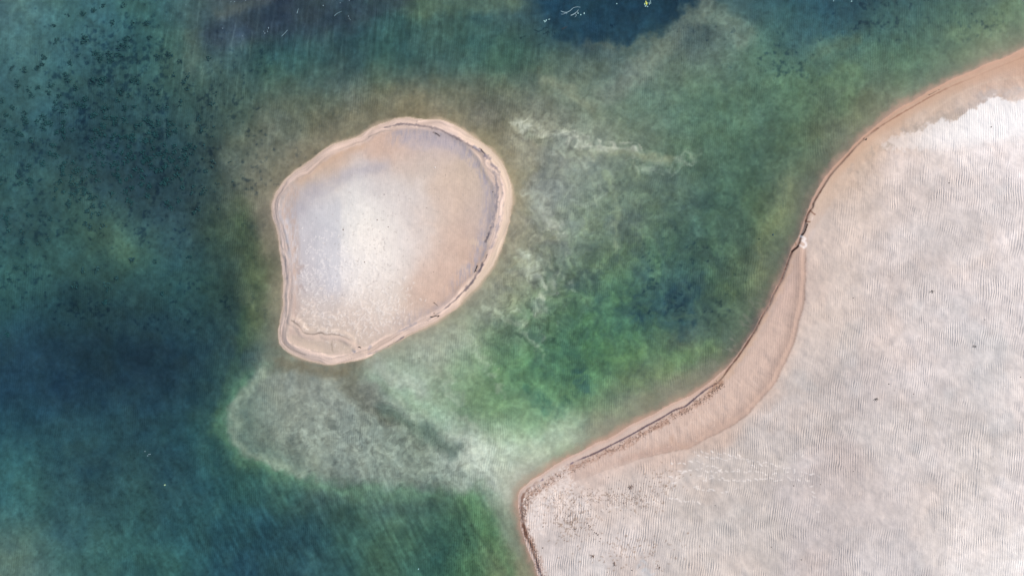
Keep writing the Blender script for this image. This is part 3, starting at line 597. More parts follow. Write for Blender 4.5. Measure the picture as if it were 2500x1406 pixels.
def ground_mat(name, rough, grain, wet=False):
    """sand or bed: colour from the surveyed colour attribute, ripple relief and grain from nodes"""
    m, nd, lk = new_mat(name)
    out = nd.new('ShaderNodeOutputMaterial'); bs = nd.new('ShaderNodeBsdfPrincipled')
    lk.new(bs.outputs['BSDF'], out.inputs['Surface'])
    bs.inputs['Roughness'].default_value = rough
    bs.inputs['Specular IOR Level'].default_value = 0.12
    at = nd.new('ShaderNodeAttribute'); at.attribute_name = 'sand_colour'
    rp = nd.new('ShaderNodeAttribute'); rp.attribute_name = 'ripple'
    geo = nd.new('ShaderNodeNewGeometry')
    def math_(op, a, b=None, c=None):
        n = nd.new('ShaderNodeMath'); n.operation = op
        for i, v in enumerate((a, b, c)):
            if v is None: continue
            if isinstance(v, (int, float)): n.inputs[i].default_value = v
            else: lk.new(v, n.inputs[i])
        return n.outputs[0]
    def noise(scale, detail, vec, rough_=.5):
        n = nd.new('ShaderNodeTexNoise'); n.noise_dimensions = '2D'
        n.inputs['Scale'].default_value = scale; n.inputs['Detail'].default_value = detail
        n.inputs['Roughness'].default_value = rough_
        lk.new(vec, n.inputs['Vector']); return n.outputs['Fac']
    def scaled(sx, sy, rot=0):
        mp = nd.new('ShaderNodeMapping'); mp.vector_type = 'POINT'
        mp.inputs['Scale'].default_value = (sx, sy, 1); mp.inputs['Rotation'].default_value = (0, 0, rot)
        lk.new(geo.outputs['Position'], mp.inputs['Vector']); return mp.outputs['Vector']
    sep = nd.new('ShaderNodeSeparateXYZ'); lk.new(geo.outputs['Position'], sep.inputs[0])
    # crests run roughly along y; bent by broad swells of the noise, broken by the fine one
    n1 = noise(.16, 2, geo.outputs['Position']); n2 = noise(1.1, 2, geo.outputs['Position']); n3 = noise(1.0, 2, scaled(4.5, 1.6, .1))
    ph = math_('MULTIPLY', sep.outputs['X'], 2 * math.pi / 0.114)
    ph = math_('MULTIPLY_ADD', sep.outputs['Y'], -4.0, ph)
    ph = math_('MULTIPLY_ADD', n1, 42.0, ph)
    ph = math_('MULTIPLY_ADD', n2, 7.0, ph)
    ph = math_('MULTIPLY_ADD', n3, 3.6, ph)
    w = math_('SINE', ph)
    pn = noise(2.4, 2, scaled(1.2, .7))
    amp = math_('MULTIPLY', rp.outputs['Fac'], math_('MAXIMUM', math_('MULTIPLY_ADD', pn, 3.0, -.5), 0.25))
    fine = noise(26.0, 3, geo.outputs['Position'], .7)
    h = math_('MULTIPLY', w, amp)
    h = math_('MULTIPLY_ADD', fine, grain, h)
    bp = nd.new('ShaderNodeBump'); bp.inputs['Strength'].default_value = 1.0; bp.inputs['Distance'].default_value = 1.0
    lk.new(h, bp.inputs['Height']); lk.new(bp.outputs['Normal'], bs.inputs['Normal'])
    # darker troughs and grain in the colour
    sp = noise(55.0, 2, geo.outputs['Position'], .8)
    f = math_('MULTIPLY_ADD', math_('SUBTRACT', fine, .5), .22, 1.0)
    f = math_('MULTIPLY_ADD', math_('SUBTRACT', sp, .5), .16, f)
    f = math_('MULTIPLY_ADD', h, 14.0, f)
    vm = nd.new('ShaderNodeVectorMath'); vm.operation = 'SCALE'
    lk.new(at.outputs['Color'], vm.inputs[0]); lk.new(f, vm.inputs['Scale'])
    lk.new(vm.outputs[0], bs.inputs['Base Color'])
    return m

def flat_mat(name, col, rough=.7, var=.25, scale=30):
    m, nd, lk = new_mat(name)
    out = nd.new('ShaderNodeOutputMaterial'); bs = nd.new('ShaderNodeBsdfPrincipled')
    lk.new(bs.outputs['BSDF'], out.inputs['Surface'])
    bs.inputs['Roughness'].default_value = rough
    tc = nd.new('ShaderNodeTexCoord')
    no = nd.new('ShaderNodeTexNoise'); no.inputs['Scale'].default_value = scale; no.inputs['Detail'].default_value = 4
    lk.new(tc.outputs['Object'], no.inputs['Vector'])
    cr = nd.new('ShaderNodeValToRGB')
    c = np.array(col)
    cr.color_ramp.elements[0].position = .3; cr.color_ramp.elements[1].position = .7
    cr.color_ramp.elements[0].color = (*(c * (1 - var)), 1); cr.color_ramp.elements[1].color = (*np.clip(c * (1 + var), 0, .95), 1)
    lk.new(no.outputs['Fac'], cr.inputs['Fac']); lk.new(cr.outputs['Color'], bs.inputs['Base Color'])
    bp = nd.new('ShaderNodeBump'); bp.inputs['Strength'].default_value = .4; bp.inputs['Distance'].default_value = .01
    lk.new(no.outputs['Fac'], bp.inputs['Height']); lk.new(bp.outputs['Normal'], bs.inputs['Normal'])
    return m

def water_mat():
    m, nd, lk = new_mat('clear_water')
    out = nd.new('ShaderNodeOutputMaterial')
    tr = nd.new('ShaderNodeBsdfTransparent'); gl = nd.new('ShaderNodeBsdfGlossy'); gl.inputs['Roughness'].default_value = .06
    fr = nd.new('ShaderNodeFresnel'); fr.inputs['IOR'].default_value = 1.33
    mx = nd.new('ShaderNodeMixShader')
    geo = nd.new('ShaderNodeNewGeometry')
    def wave(sx, sy, rot, sc):
        mp = nd.new('ShaderNodeMapping'); mp.inputs['Scale'].default_value = (sx, sy, 1); mp.inputs['Rotation'].default_value = (0, 0, rot)
        lk.new(geo.outputs['Position'], mp.inputs['Vector'])
        n = nd.new('ShaderNodeTexNoise'); n.noise_dimensions = '2D'; n.inputs['Scale'].default_value = sc; n.inputs['Detail'].default_value = 3
        lk.new(mp.outputs['Vector'], n.inputs['Vector']); return n.outputs['Fac']
    a = wave(1, .16, .1, 6.0); b = wave(1, .2, -.45, 4.6)
    ad = nd.new('ShaderNodeMath'); ad.operation = 'ADD'; lk.new(a, ad.inputs[0]); lk.new(b, ad.inputs[1])
    bp = nd.new('ShaderNodeBump'); bp.inputs['Strength'].default_value = 1.0; bp.inputs['Distance'].default_value = .005
    lk.new(ad.outputs[0], bp.inputs['Height'])
    lk.new(bp.outputs['Normal'], gl.inputs['Normal']); lk.new(bp.outputs['Normal'], fr.inputs['Normal'])
    bk = nd.new('ShaderNodeMath'); bk.operation = 'SUBTRACT'; bk.inputs[0].default_value = 1.0; lk.new(geo.outputs['Backfacing'], bk.inputs[1])
    fm = nd.new('ShaderNodeMath'); fm.operation = 'MULTIPLY'; lk.new(fr.outputs['Fac'], fm.inputs[0]); lk.new(bk.outputs[0], fm.inputs[1])
    lk.new(fm.outputs[0], mx.inputs['Fac']); lk.new(tr.outputs[0], mx.inputs[1]); lk.new(gl.outputs[0], mx.inputs[2])
    lk.new(mx.outputs[0], out.inputs['Surface'])
    va = nd.new('ShaderNodeVolumeAbsorption')
    va.inputs['Color'].default_value = (1 - ABS[0], 1 - ABS[1], 1 - ABS[2], 1); va.inputs['Density'].default_value = 1.0
    lk.new(va.outputs[0], out.inputs['Volume'])
    return m

# ------------------------------------------------------------------ object helpers
def link(o, parent=None):
    sc.collection.objects.link(o)
    if parent is not None: o.parent = parent
    return o

def tag(o, label=None, cat=None, group=None, kind=None):
    if label: o['label'] = label
    if cat: o['category'] = cat
    if group: o['group'] = group
    if kind: o['kind'] = kind
    return o

def np_mesh(name, co, quads):
    me = bpy.data.meshes.new(name)
    me.vertices.add(len(co)); me.vertices.foreach_set('co', co.astype(np.float32).ravel())
    k = quads.shape[1]
    me.loops.add(quads.size); me.loops.foreach_set('vertex_index', quads.astype(np.int32).ravel())
    me.polygons.add(len(quads)); me.polygons.foreach_set('loop_start', np.arange(0, quads.size, k, dtype=np.int32))
    me.polygons.foreach_set('use_smooth', np.ones(len(quads), bool))
    me.update(calc_edges=True)
    return me

# ------------------------------------------------------------------ the ground
def build_ground():
    xs = axis(-26.2, 26.2, .04, 420); ys = axis(-15.2, 15.2, .04, 420)
    X, Y = np.meshgrid(xs, ys); nx, ny = len(xs), len(ys)
    # heights on a coarse sheet first, to know how far relief and depth shift a point seen from above
    cu, cv = np.meshgrid(np.arange(GX0, 3001, GS), np.arange(GY0, 1801, GS))
    zc = field(cu.ravel(), cv.ravel())[0].reshape(cu.shape)
    U = X.ravel() / PX + 1250; V = 703 - Y.ravel() / PX
    Ua, Va = U, V
    for _ in range(2):
        z = lookup(zc, Ua, Va); k = CH / (CH - z)
        Ua = X.ravel() * k / PX + 1250; Va = 703 - Y.ravel() * k / PX
    z, C, rip, kind = field(Ua, Va)
    T = np.exp(-np.clip(-z, 0, None)[:, None] * ABS * 2.45)
    A = C / (KLIT * 2 ** EXPO) / T
    A = np.clip(A, .004, .86)
    co = np.stack([X.ravel(), Y.ravel(), z], 1)
    idx = np.arange(nx * ny).reshape(ny, nx)
    q = np.stack([idx[:-1, :-1].ravel(), idx[:-1, 1:].ravel(), idx[1:, 1:].ravel(), idx[1:, :-1].ravel()], 1)
    kq = kind[q]; fk = np.where((kq == 1).any(1), 1, np.where((kq == 2).any(1), 2, 0))
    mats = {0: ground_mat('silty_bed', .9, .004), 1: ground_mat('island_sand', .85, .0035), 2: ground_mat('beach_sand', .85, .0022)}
    names = {0: 'lake_bed', 1: 'sand_island', 2: 'beach'}
    labels = {0: ('shallow lake bed of silt, weed film and pale sand under the water', 'lake bed'),
              1: ('drop-shaped sand island with pink rim and pale middle', 'sand island'),
              2: ('broad pale beach of wind-rippled sand with a smooth pink edge', 'beach')}
    for kd in (0, 1, 2):
        f = q[fk == kd]
        used, inv = np.unique(f, return_inverse=True)
        me = np_mesh(names[kd], co[used], inv.reshape(-1, 4))
        ca = me.attributes.new('sand_colour', 'FLOAT_COLOR', 'POINT')
        ca.data.foreach_set('color', np.concatenate([A[used], np.ones((len(used), 1))], 1).astype(np.float32).ravel())
        ra = me.attributes.new('ripple', 'FLOAT', 'POINT'); ra.data.foreach_set('value', rip[used].astype(np.float32))
        me.materials.append(mats[kd])
        o = link(bpy.data.objects.new(names[kd], me))
        tag(o, labels[kd][0], labels[kd][1], kind='structure')

def build_water():
    bm = bmesh.new(); R = 400; D = 6
    v = [bm.verts.new(p) for p in [(-R,-R,-D),(R,-R,-D),(R,R,-D),(-R,R,-D),(-R,-R,0),(R,-R,0),(R,R,0),(-R,R,0)]]
    for f in [(3,2,1,0),(4,5,6,7),(0,1,5,4),(1,2,6,5),(2,3,7,6),(3,0,4,7)]: bm.faces.new([v[i] for i in f])
    me = bpy.data.meshes.new('water'); bm.to_mesh(me); bm.free()
    me.materials.append(water_mat())
    tag(link(bpy.data.objects.new('water', me)), 'clear shallow green and blue lake water round the sand', 'water', kind='structure')

if bpy:
    build_ground()
    build_water()

    # -------------------------------------------------------------- small things
    M_WOOD = flat_mat('dark_wet_wood', (.035, .022, .018), .7, .4, 40)
    M_WOOD2 = flat_mat('bleached_wood', (.22, .31, .33), .7, .2, 40)
    M_LEAF = flat_mat('pale_floating_leaf', (.30, .47, .45), .5, .25, 60)
    M_PETAL = flat_mat('grey_white_petal', (.26, .33, .36), .6, .2, 60)
    M_YEL = flat_mat('yellow_petal', (.80, .72, .08), .5, .15, 60)
    M_GREEN = flat_mat('green_leaf', (.35, .52, .16), .5, .25, 60)
    M_STONE = flat_mat('dark_pebble', (.06, .05, .048), .8, .4, 60)
    M_BROWN = flat_mat('brown_pebble', (.15, .10, .08), .8, .35, 60)
    M_SHELL = flat_mat('white_shell', (.80, .77, .72), .4, .08, 80)
    M_TEAL = flat_mat('wet_teal_stone', (.015, .06, .08), .3, .3, 60)
    M_TWIG = flat_mat('brown_twig', (.22, .13, .09), .8, .4, 60)
    M_WEED = flat_mat('dark_waterweed', (.135, .145, .125), .9, .3, 8)

    def tube(bm, pts, r0, r1, n=6):
        pts = [Vector(p) for p in pts]; rings = []
        for i, p in enumerate(pts):
            d = (pts[min(i + 1, len(pts) - 1)] - pts[max(i - 1, 0)]).normalized()
            a = d.orthogonal().normalized(); b = d.cross(a); r = r0 + (r1 - r0) * i / (len(pts) - 1)
            rings.append([bm.verts.new(p + (a * math.cos(t * 6.2832 / n) + b * math.sin(t * 6.2832 / n)) * r) for t in range(n)])
        for q, w in zip(rings, rings[1:]):
            for k in range(n): bm.faces.new((q[k], q[(k + 1) % n], w[(k + 1) % n], w[k]))
        bm.faces.new(rings[0][::-1]); bm.faces.new(rings[-1])

    def leaf(bm, c, L, W, ang, lift=.004, curl=.01):
        # a leaf blade: rib and two halves, slightly cupped and with a thickness
        ca, sa = math.cos(ang), math.sin(ang); prof = [(-1, .05), (-.6, .7), (0, 1), (.55, .75), (1, .04)]
        def P(x, y, z): return (c[0] + x * ca - y * sa, c[1] + x * sa + y * ca, c[2] + z)
        for lay in (0, -.003):
            row = []
            for x, w in prof:
                row.append([bm.verts.new(P(x * L / 2, y * w * W / 2, lift + abs(y) * curl + .4 * curl * x * x + lay)) for y in (-1, 0, 1)])
            for a, b in zip(row, row[1:]):
                for k in range(2):
                    f = (a[k], b[k], b[k + 1], a[k + 1]); bm.faces.new(f if lay == 0 else f[::-1])

    def stone(bm, c, r, seed, flat=.6, sub=2):
        rr = random.Random(seed); n0 = len(bm.verts)
        g = bmesh.ops.create_icosphere(bm, subdivisions=sub, radius=1)
        ax = (r * rr.uniform(.8, 1.3), r * rr.uniform(.7, 1.0), r * flat); a = rr.uniform(0, 3)
        of = (rr.random() * 9, rr.random() * 9)
        for v in g['verts']:
            k = 1 + .18 * math.sin(3.1 * v.co.x + of[0]) * math.cos(2.7 * v.co.y + of[1]) + rr.uniform(-.05, .05)
            x, y, z = v.co.x * ax[0] * k, v.co.y * ax[1] * k, v.co.z * ax[2] * k
            v.co = (c[0] + x * math.cos(a) - y * math.sin(a), c[1] + x * math.sin(a) + y * math.cos(a), c[2] + z)

    def finish(name, bm, mat, parent=None, loc=None, smooth_=True):
        me = bpy.data.meshes.new(name); bm.normal_update(); bm.to_mesh(me); bm.free()
        if smooth_:
            for p in me.polygons: p.use_smooth = True
        me.materials.append(mat)
        o = bpy.data.objects.new(name, me)
        if loc is not None: o.location = loc
        return link(o, parent)

    def spot(u, v, afloat=False):
        x, y, z = world_at(u, v, np.zeros(1) if afloat else None)
        return float(x[0]), float(y[0]), float(z[0])

    def stick(name, runs, r0, mat, label, cat, afloat=False, group=None):
        # a stick and its side branches from runs of photo-plane points; the first is the stem
        base = spot(*runs[0][0], afloat); root = None
        for k, run in enumerate(runs):
            bm = bmesh.new(); pts = []
            for i, (u, v) in enumerate([tuple(p) for p in smooth(run, 3)]):
                x, y, z = spot(u, v, afloat)
                pts.append((x - base[0], y - base[1], z - base[2] + (r0 * .5 if afloat else r0 * .8)))
            r = r0 if k == 0 else r0 * .7
            tube(bm, pts, r, r * .4)
            if k == 0:
                root = finish(name, bm, mat, None, base); tag(root, label, cat, group)
            else:
                finish('branch', bm, mat, root)
        return root

    # floating twigs, flowers and leaves
    stick('floating_branch', [[(1369,28),(1376,31),(1384,31),(1392,27),(1400,20),(1410,18),(1417,19)], [(1384,31),(1379,34),(1373,36),(1369,35)], [(1384,31),(1383,36)]], .022, M_WOOD2, 'long pale curved branch floating in the deep blue water at the top', 'branch', True)
    stick('floating_branch', [[(1393,39),(1398,37),(1403,34),(1408,30),(1412,25)], [(1403,34),(1407,38),(1403,43)], [(1408,31),(1412,31)]], .028, M_WOOD2, 'short knotty pale branch floating right of the long curved one', 'branch', True)
    stick('floating_twig', [[(816,40),(824,33),(834,29)]], .012, M_WOOD2, 'thin pale twig floating below the small white petals at the top', 'twig', True)
    stick('floating_twig', [[(687,90),(696,81),(702,74)]], .012, M_WOOD2, 'thin pale twig floating right of the white petal cluster', 'twig', True)
    stick('floating_twig', [[(725,34),(727,27),(729,22)]], .012, M_WOOD2, 'short upright pale twig floating in the dark purple water', 'twig', True)
    stick('sunken_twig', [[(1372,72),(1378,69),(1384,66)]], .02, M_WOOD, 'dark twig lying in the deep blue water under the pale branches', 'twig', True)

    def leafthing(u, v, L, W, ang, mat, label, cat='leaf', name='floating_leaf', group=None):
        b = spot(u, v, True); bm = bmesh.new(); leaf(bm, (0, 0, 0), L, W, ang)
        return tag(finish(name, bm, mat, None, b), label, cat, group)
    # yellow-flowered plant
    b = spot(1578, 10, True); root = link(bpy.data.objects.new('floating_plant', None)); root.location = b
    tag(root, 'floating plant with a yellow flower and pale green leaves at the top', 'water plant')
    for du, dv, L, W, a, mt, nm in [(-3,-1,.10,.05,.6,M_GREEN,'leaf'),(2,-2,.09,.05,2.0,M_GREEN,'leaf'),(0,3,.10,.05,1.4,M_GREEN,'leaf'),(-1,-5,.09,.04,1.6,M_YEL,'petal'),(0,-1,.08,.05,1.2,M_YEL,'petal'),(1,1,.07,.05,2.4,M_YEL,'petal'),(-2,6,.08,.06,.2,M_LEAF,'leaf'),(3,7,.07,.05,1.0,M_LEAF,'leaf'),(-4,2,.07,.05,2.2,M_LEAF,'leaf')]:
        bm = bmesh.new(); leaf(bm, (du * PX, -dv * PX, .006 if mt is M_YEL else 0), L, W, a); finish(nm, bm, mt, root)
    GP = 'pale leaves floating by the yellow flower'
    for u, v in [(1588,4),(1588.5,8.5),(1585,8),(1585.5,11)]:
        leafthing(u, v, .06, .05, u, M_LEAF, {4: 'uppermost of four small pale leaves right of the yellow flower', 8.5: 'rightmost of four small pale leaves right of the yellow flower', 8: 'small pale leaf nearest the yellow flower on its right', 11: 'lowest of four small pale leaves right of the yellow flower'}[v], group=GP)
    b = spot(1332, 51, True); root = link(bpy.data.objects.new('floating_leaf_cluster', None)); root.location = b
    tag(root, 'bent clump of pale green leaves floating left of the long branch', 'leaf cluster')
    for du, dv, a in [(-3,1,2.2),(-1,3,.8),(1,1,.9),(2,-1,1.2)]:
        bm = bmesh.new(); leaf(bm, (du * PX, -dv * PX, 0), .085, .05, a); finish('leaf', bm, M_LEAF, root)
    leafthing(1341, 48, .11, .035, .2, M_LEAF, 'narrow pale leaf floating just right of the bent leaf clump')
    leafthing(1411.5, 33.5, .06, .06, 0, M_LEAF, 'round pale leaf floating at the tip of the knotty branch')
    leafthing(1418, 37, .07, .06, .4, M_LEAF, 'pale leaf floating between the knotty branch and the upright pair')
    leafthing(1426.5, 33.5, .10, .06, 1.5, M_LEAF, 'upright pale leaf floating furthest right of the branches')
    leafthing(1506, 10, .06, .06, 0, M_LEAF, 'single round pale leaf alone between branches and yellow flower')
    leafthing(403, 1183, .10, .07, .4, flat_mat('yellow_green_leaf', (.34, .46, .26), .5, .2, 60), 'yellowish leaf floating alone in the lower left water')
    leafthing(1022, 1388, .09, .05, 1.0, M_LEAF, 'pale leaf floating near the bottom edge left of the beach corner')
    leafthing(2079, 4, .08, .05, .3, M_LEAF, 'pale turquoise leaf floating at the top edge right of centre')
    leafthing(2035, 3, .07, .035, 1.2, M_LEAF, 'narrow pale leaf floating at the top edge beside a turquoise one')
    GW = 'white petals floating in the dark purple water'
    first = None
    for u, v, L in [(656,68,.06),(656,70.5,.05),(653,75,.04),(653.5,78.5,.05),(644,77.5,.045),(647,81,.05),(647,83,.045),(789.5,14.5,.07),(831,8,.05),(853,2.5,.05),(851,40.5,.06),(853,45.5,.045),(855.5,49,.045),(573,5,.05),(600,1.5,.05),(544,70,.06),(592,89,.05),(564,5,.04),(454,12,.04),(416,48,.04)]:
        x, y, z = spot(u, v, True)
        if first is None:
            bm = bmesh.new(); leaf(bm, (0, 0, 0), .05, .04, .5)
            first = finish('floating_petal', bm, M_PETAL, None, (x, y, z)); o = first
        else:
            o = first.copy(); o.location = (x, y, z); link(o)
        o.rotation_euler = (0, 0, u); o.scale = (L / .06,) * 3
        tag(o, 'white petal in the tight cluster of petals on dark purple water' if 640 < u < 660 else 'white petal in the short slanting trio on blue-green water' if 850 < u < 857 and v > 30 else
            {789.5: 'brightest lone white petal on the dark purple water', 831: 'lone white petal at the top edge right of the brightest one', 853: 'lone white petal at the very top edge above the slanting trio', 573: 'lone white petal at the top edge over the pale sill', 600: 'lone white petal touching the top edge left of centre', 544: 'lone white petal left of the tight petal cluster', 592: 'lone white petal below left of the tight petal cluster', 564: 'faint white petal at the top edge, leftmost of its row', 454: 'faint white petal near the top on teal water', 416: 'faint white petal furthest left on teal water'}[u], 'petal', GW)
    GQ = 'white petals floating in the lower left water'
    for u, v in [(354.5,1101),(364,1108.5),(367,1108),(361,1112)]:
        o = first.copy(); o.location = spot(u, v, True); o.rotation_euler = (0, 0, v); link(o)
        tag(o, {354.5: 'uppermost of four white petals in the dark lower left water', 364: 'left one of the close pair of petals at lower left', 367: 'right one of the close pair of petals at lower left', 361: 'lowest of four white petals in the dark lower left water'}[u], 'petal', GQ)

    # driftwood
    stick('driftwood_stick', [[(1052,773.5),(1056,773.5),(1062,771.5),(1068,770.5),(1074,770)], [(1072,770),(1070,773),(1068.5,774)]], .028, M_WOOD, 'dark forked driftwood stick on the lower right rim of the island', 'driftwood')
    stick('driftwood_stick', [[(1166,648),(1163.5,655),(1161,660),(1158.5,665)], [(1161,660),(1164,663)]], .022, M_WOOD, 'black Y-shaped stick among the strand lines on the right rim', 'driftwood')
    stick('driftwood_stick', [[(1121,345.5),(1068+54,347)]], .012, M_WOOD, 'tiny dark stick near the upper rim of the island', 'driftwood') if False else None
    stick('driftwood_stick', [[(1059,738.5),(1064,742),(1070,747.5)]], .012, M_WOOD, 'thin slanting twig above the forked stick on the island', 'driftwood')
    stick('driftwood_stick', [[(1063,325),(1068,328),(1073,332.5)]], .014, M_WOOD, 'short dark twig inside the top rim line of the island', 'driftwood')
    stick('driftwood_stick', [[(1174,364),(1179,371),(1184,376)]], .018, M_WOOD, 'dark narrow stick on the upper right rim of the island', 'driftwood')
    stick('driftwood_stick', [[(876,846.5),(879,847.5),(882,849)]], .024, M_WOOD, 'dark wood chip at the lower tip of the island rim', 'driftwood')
    stick('driftwood_stick', [[(2268,232),(2277,228),(2287,222)]], .016, M_TWIG, 'long brown twig on the wet sand at the upper right', 'driftwood')
    stick('driftwood_stick', [[(2293,220),(2291.5,219)]], .016, M_TWIG, 'brown chip just beyond the tip of the long upper twig', 'driftwood')
    stick('driftwood_stick', [[(2114,342),(2116,338.5)]], .026, M_WOOD, 'dark chip beside the dark edge line on the wet sand', 'driftwood')
    stick('driftwood_stick', [[(2108,339.5),(2111,336)]], .012, M_TWIG, 'thin twig left of the dark chip on the wet sand', 'driftwood')
    stick('driftwood_stick', [[(2141,313),(2147,314)]], .010, M_TWIG, 'fine reddish twig lying across the narrow wet sand strip', 'driftwood')
    # stone in the lagoon, half out of the water
    x, y, z = spot(1887, 573, True); bm = bmesh.new(); stone(bm, (0, 0, 0), .055, 4, .7)
    tag(finish('wet_stone', bm, M_TEAL, None, (x, y, .005)), 'small dark teal stone breaking the water beside the slumped bank', 'stone')

    # pebbles and shells told apart by where they lie
    for k, (u, v, r, mt, lab, cat) in enumerate([
        (1062,409,.030,M_SHELL,'bright white shell on the upper right of the island','shell'),
        (938,475,.024,M_STONE,'dark pebble on the white upper middle of the island','pebble'),
        (1042,508,.020,M_BROWN,'brown pebble right of the white middle of the island','pebble'),
        (1203.5,468.5,.024,M_STONE,'dark pebble just inside the right rim of the island','pebble'),
        (1088,428,.016,M_STONE,'tiny dark pebble below right of the white shell','pebble'),
        (838,561,.030,M_BROWN,'brown lump left of the white middle of the island','pebble'),
        (921,537,.030,M_BROWN,'brown lump in the very middle of the island','pebble'),
        (948,554,.024,M_BROWN,'brown pebble right of the lump in the middle of the island','pebble'),
        (890,640,.030,M_BROWN,'grey-brown lump among the white marks on the island','pebble'),
        (1058.5,663.5,.018,M_BROWN,'brown pebble on the orange lower right of the island','pebble'),
        (1060,765,.024,M_BROWN,'brown pebble just above the forked driftwood stick','pebble'),
        (1045,783.5,.018,M_BROWN,'brown pebble below left of the forked driftwood stick','pebble'),
        (727.5,803,.016,M_STONE,'tiny dark pebble on the pink ridge at the lower left rim','pebble'),
        (1023.5,874,.018,M_STONE,'dark pebble in the pale shallows below the island','pebble'),
        (2420,310.5,.030,M_STONE,'dark pebble on the white sand at the upper right','pebble'),
        (2317,447,.026,M_STONE,'dark pebble on the rippled sand below the white crust','pebble'),
        (2083,727.5,.024,M_STONE,'dark pebble on smooth pale sand right of the sand bar','pebble'),
        (2170,937,.028,M_STONE,'dark pebble above the twig litter in the rippled sand','pebble'),
        (2183.5,953,.018,M_BROWN,'small brown pebble right of the twig litter on the ripples','pebble'),
        (2404.5,780,.022,M_STONE,'dark pebble in the strongly rippled sand on the right','pebble'),
        (2230.5,961.5,.024,M_BROWN,'brown pebble at the edge of the smooth grey sand patch','pebble'),
        (2492,920,.026,M_STONE,'dark pebble by the right edge of the picture','pebble'),
        (2083.5,1150,.022,M_STONE,'dark pebble on the smooth grey patch low on the beach','pebble'),
        (1883,1334.5,.024,M_STONE,'dark pebble in ripples towards the bottom of the beach','pebble'),
        (1956.5,1365.5,.024,M_STONE,'dark pebble near the bottom edge on deep ripples','pebble'),
        (2041,1364,.018,M_STONE,'dark pebble near the bottom edge right of its neighbour','pebble'),
        (1746,1233,.020,M_STONE,'dark pebble right of the brown curls on the ripples','pebble'),
        (1938,1185,.026,M_BROWN,'brown pebble at the end of the pale footmarks','pebble'),
        (2003,1182,.020,M_BROWN,'brown pebble beyond the pale footmarks','pebble'),
        (1326,1285,.034,M_BROWN,'brown pebble on pale smooth sand inside the beach corner','pebble'),
        (1325,1336.5,.030,M_BROWN,'brown pebble by the left bank below the beach corner','pebble'),
        (1543,1391,.028,M_STONE,'dark pebble right above the bottom edge of the beach','pebble'),
        (1482.5,1395.5,.026,M_BROWN,'brown pebble at the bottom edge left of the dark one','pebble'),
        (1404,1291,.026,M_STONE,'dark pebble under the brown curls of the beach corner','pebble')]):
        x, y, z = spot(u, v); bm = bmesh.new(); stone(bm, (0, 0, 0), r, k + 10)
        tag(finish('shell' if cat == 'shell' else 'pebble', bm, mt, None, (x, y, z + r * .2)), lab, cat)
    # a broken line of pebbles running down from the corner
    G1 = 'dark pebbles in a broken line on the beach'; first = None
    for u, v in [(1434,1276),(1438,1282),(1441,1285),(1444.5,1292),(1452,1299),(1456,1301),(1460,1304.5),(1466,1314),(1464,1320)]:
        if first is None:
            bm = bmesh.new(); stone(bm, (0, 0, 0), .032, 77); first = finish('pebble', bm, M_BROWN); o = first
        else: o = first.copy(); link(o)
        x, y, z = spot(u, v); o.location = (x, y, z + .008); o.rotation_euler = (0, 0, u * 3); k = .7 + .5 * abs(math.sin(u * 5)); o.scale = (k, k * .8, k)
        tag(o, 'dark brown pebble in the broken line below the beach corner', 'pebble', G1)
    # little dark crumbs on the beach and on the island
    rr = random.Random(11)
    for grp, lab, n, cs in [('dark crumbs scattered over the rippled beach', 'tiny dark crumb of driftwood on the rippled beach sand', 40, [(1700,1300,180,60),(2100,950,200,60),(2400,900,70,90),(2450,1060,30,20),(1540,1330,80,50),(2000,1330,90,40)]),
                            ('dark specks scattered over the island', 'tiny dark speck lying on the sand of the island', 36, [(1050,480,90,60),(920,560,60,90),(1100,420,60,30),(960,700,80,60)])]:
        i = 0
        while i < n:
            cu, cv, ru, rv = rr.choice(cs); u, v = rr.gauss(cu, ru), rr.gauss(cv, rv)
            if not (0 < u < 2500 and 0 < v < 1406): continue
            kk = field(np.array([u]), np.array([v]))[3][0]
            if kk != (2 if 'beach' in lab else 1): continue
            o = first.copy(); link(o); x, y, z = spot(u, v); q = rr.uniform(.14, .36)
            o.location = (x, y, z + .004); o.rotation_euler = (0, 0, rr.uniform(0, 6)); o.scale = (q * 1.3, q * .7, q * .7)
            tag(o, lab, 'debris', grp); i += 1
    # tangles of twigs on the ripples
    for k, (u, v, n, R, lab) in enumerate([
        (2276,712,8,5,'dark tangle of twigs on the right of the rippled beach'),
        (2379,846,7,4.5,'dark tangle of twigs lower right on the rippled beach'),
        (2138,973,10,6,'loose heap of twigs above the smooth grey sand patch'),
        (1540,1188,12,8,'tangle of brown roots among the curls inside the beach'),
        (1447,1358,10,6,'small tangle of roots near the bottom left of the beach'),
        (1500,1376,9,6,'thin tangle of roots near the bottom edge of the beach'),
        (1608,1384,9,6,'brown tangle of roots right of the blue-grey sand patch')]):
        rq = random.Random(k + 50); b = spot(u, v); bm = bmesh.new()
        for j in range(n):
            a = rq.uniform(0, 6.28); l = rq.uniform(.4, 1) * R * PX; x0, y0 = rq.uniform(-R, R) * PX * .7, rq.uniform(-R, R) * PX * .5
            tube(bm, [(x0, y0, .008), (x0 + l * .5 * math.cos(a), y0 + l * .5 * math.sin(a), .02), (x0 + l * math.cos(a + .5), y0 + l * math.sin(a + .5), .008)], .009, .005, 5)
        tag(finish('twig_tangle', bm, M_WOOD if k < 3 else M_TWIG, None, b), lab, 'twigs')

    # litter of rootlets strewn behind the waterline: too many to count
    rr = random.Random(21); bm = bmesh.new()
    us, vs, lens, angs = [], [], [], []
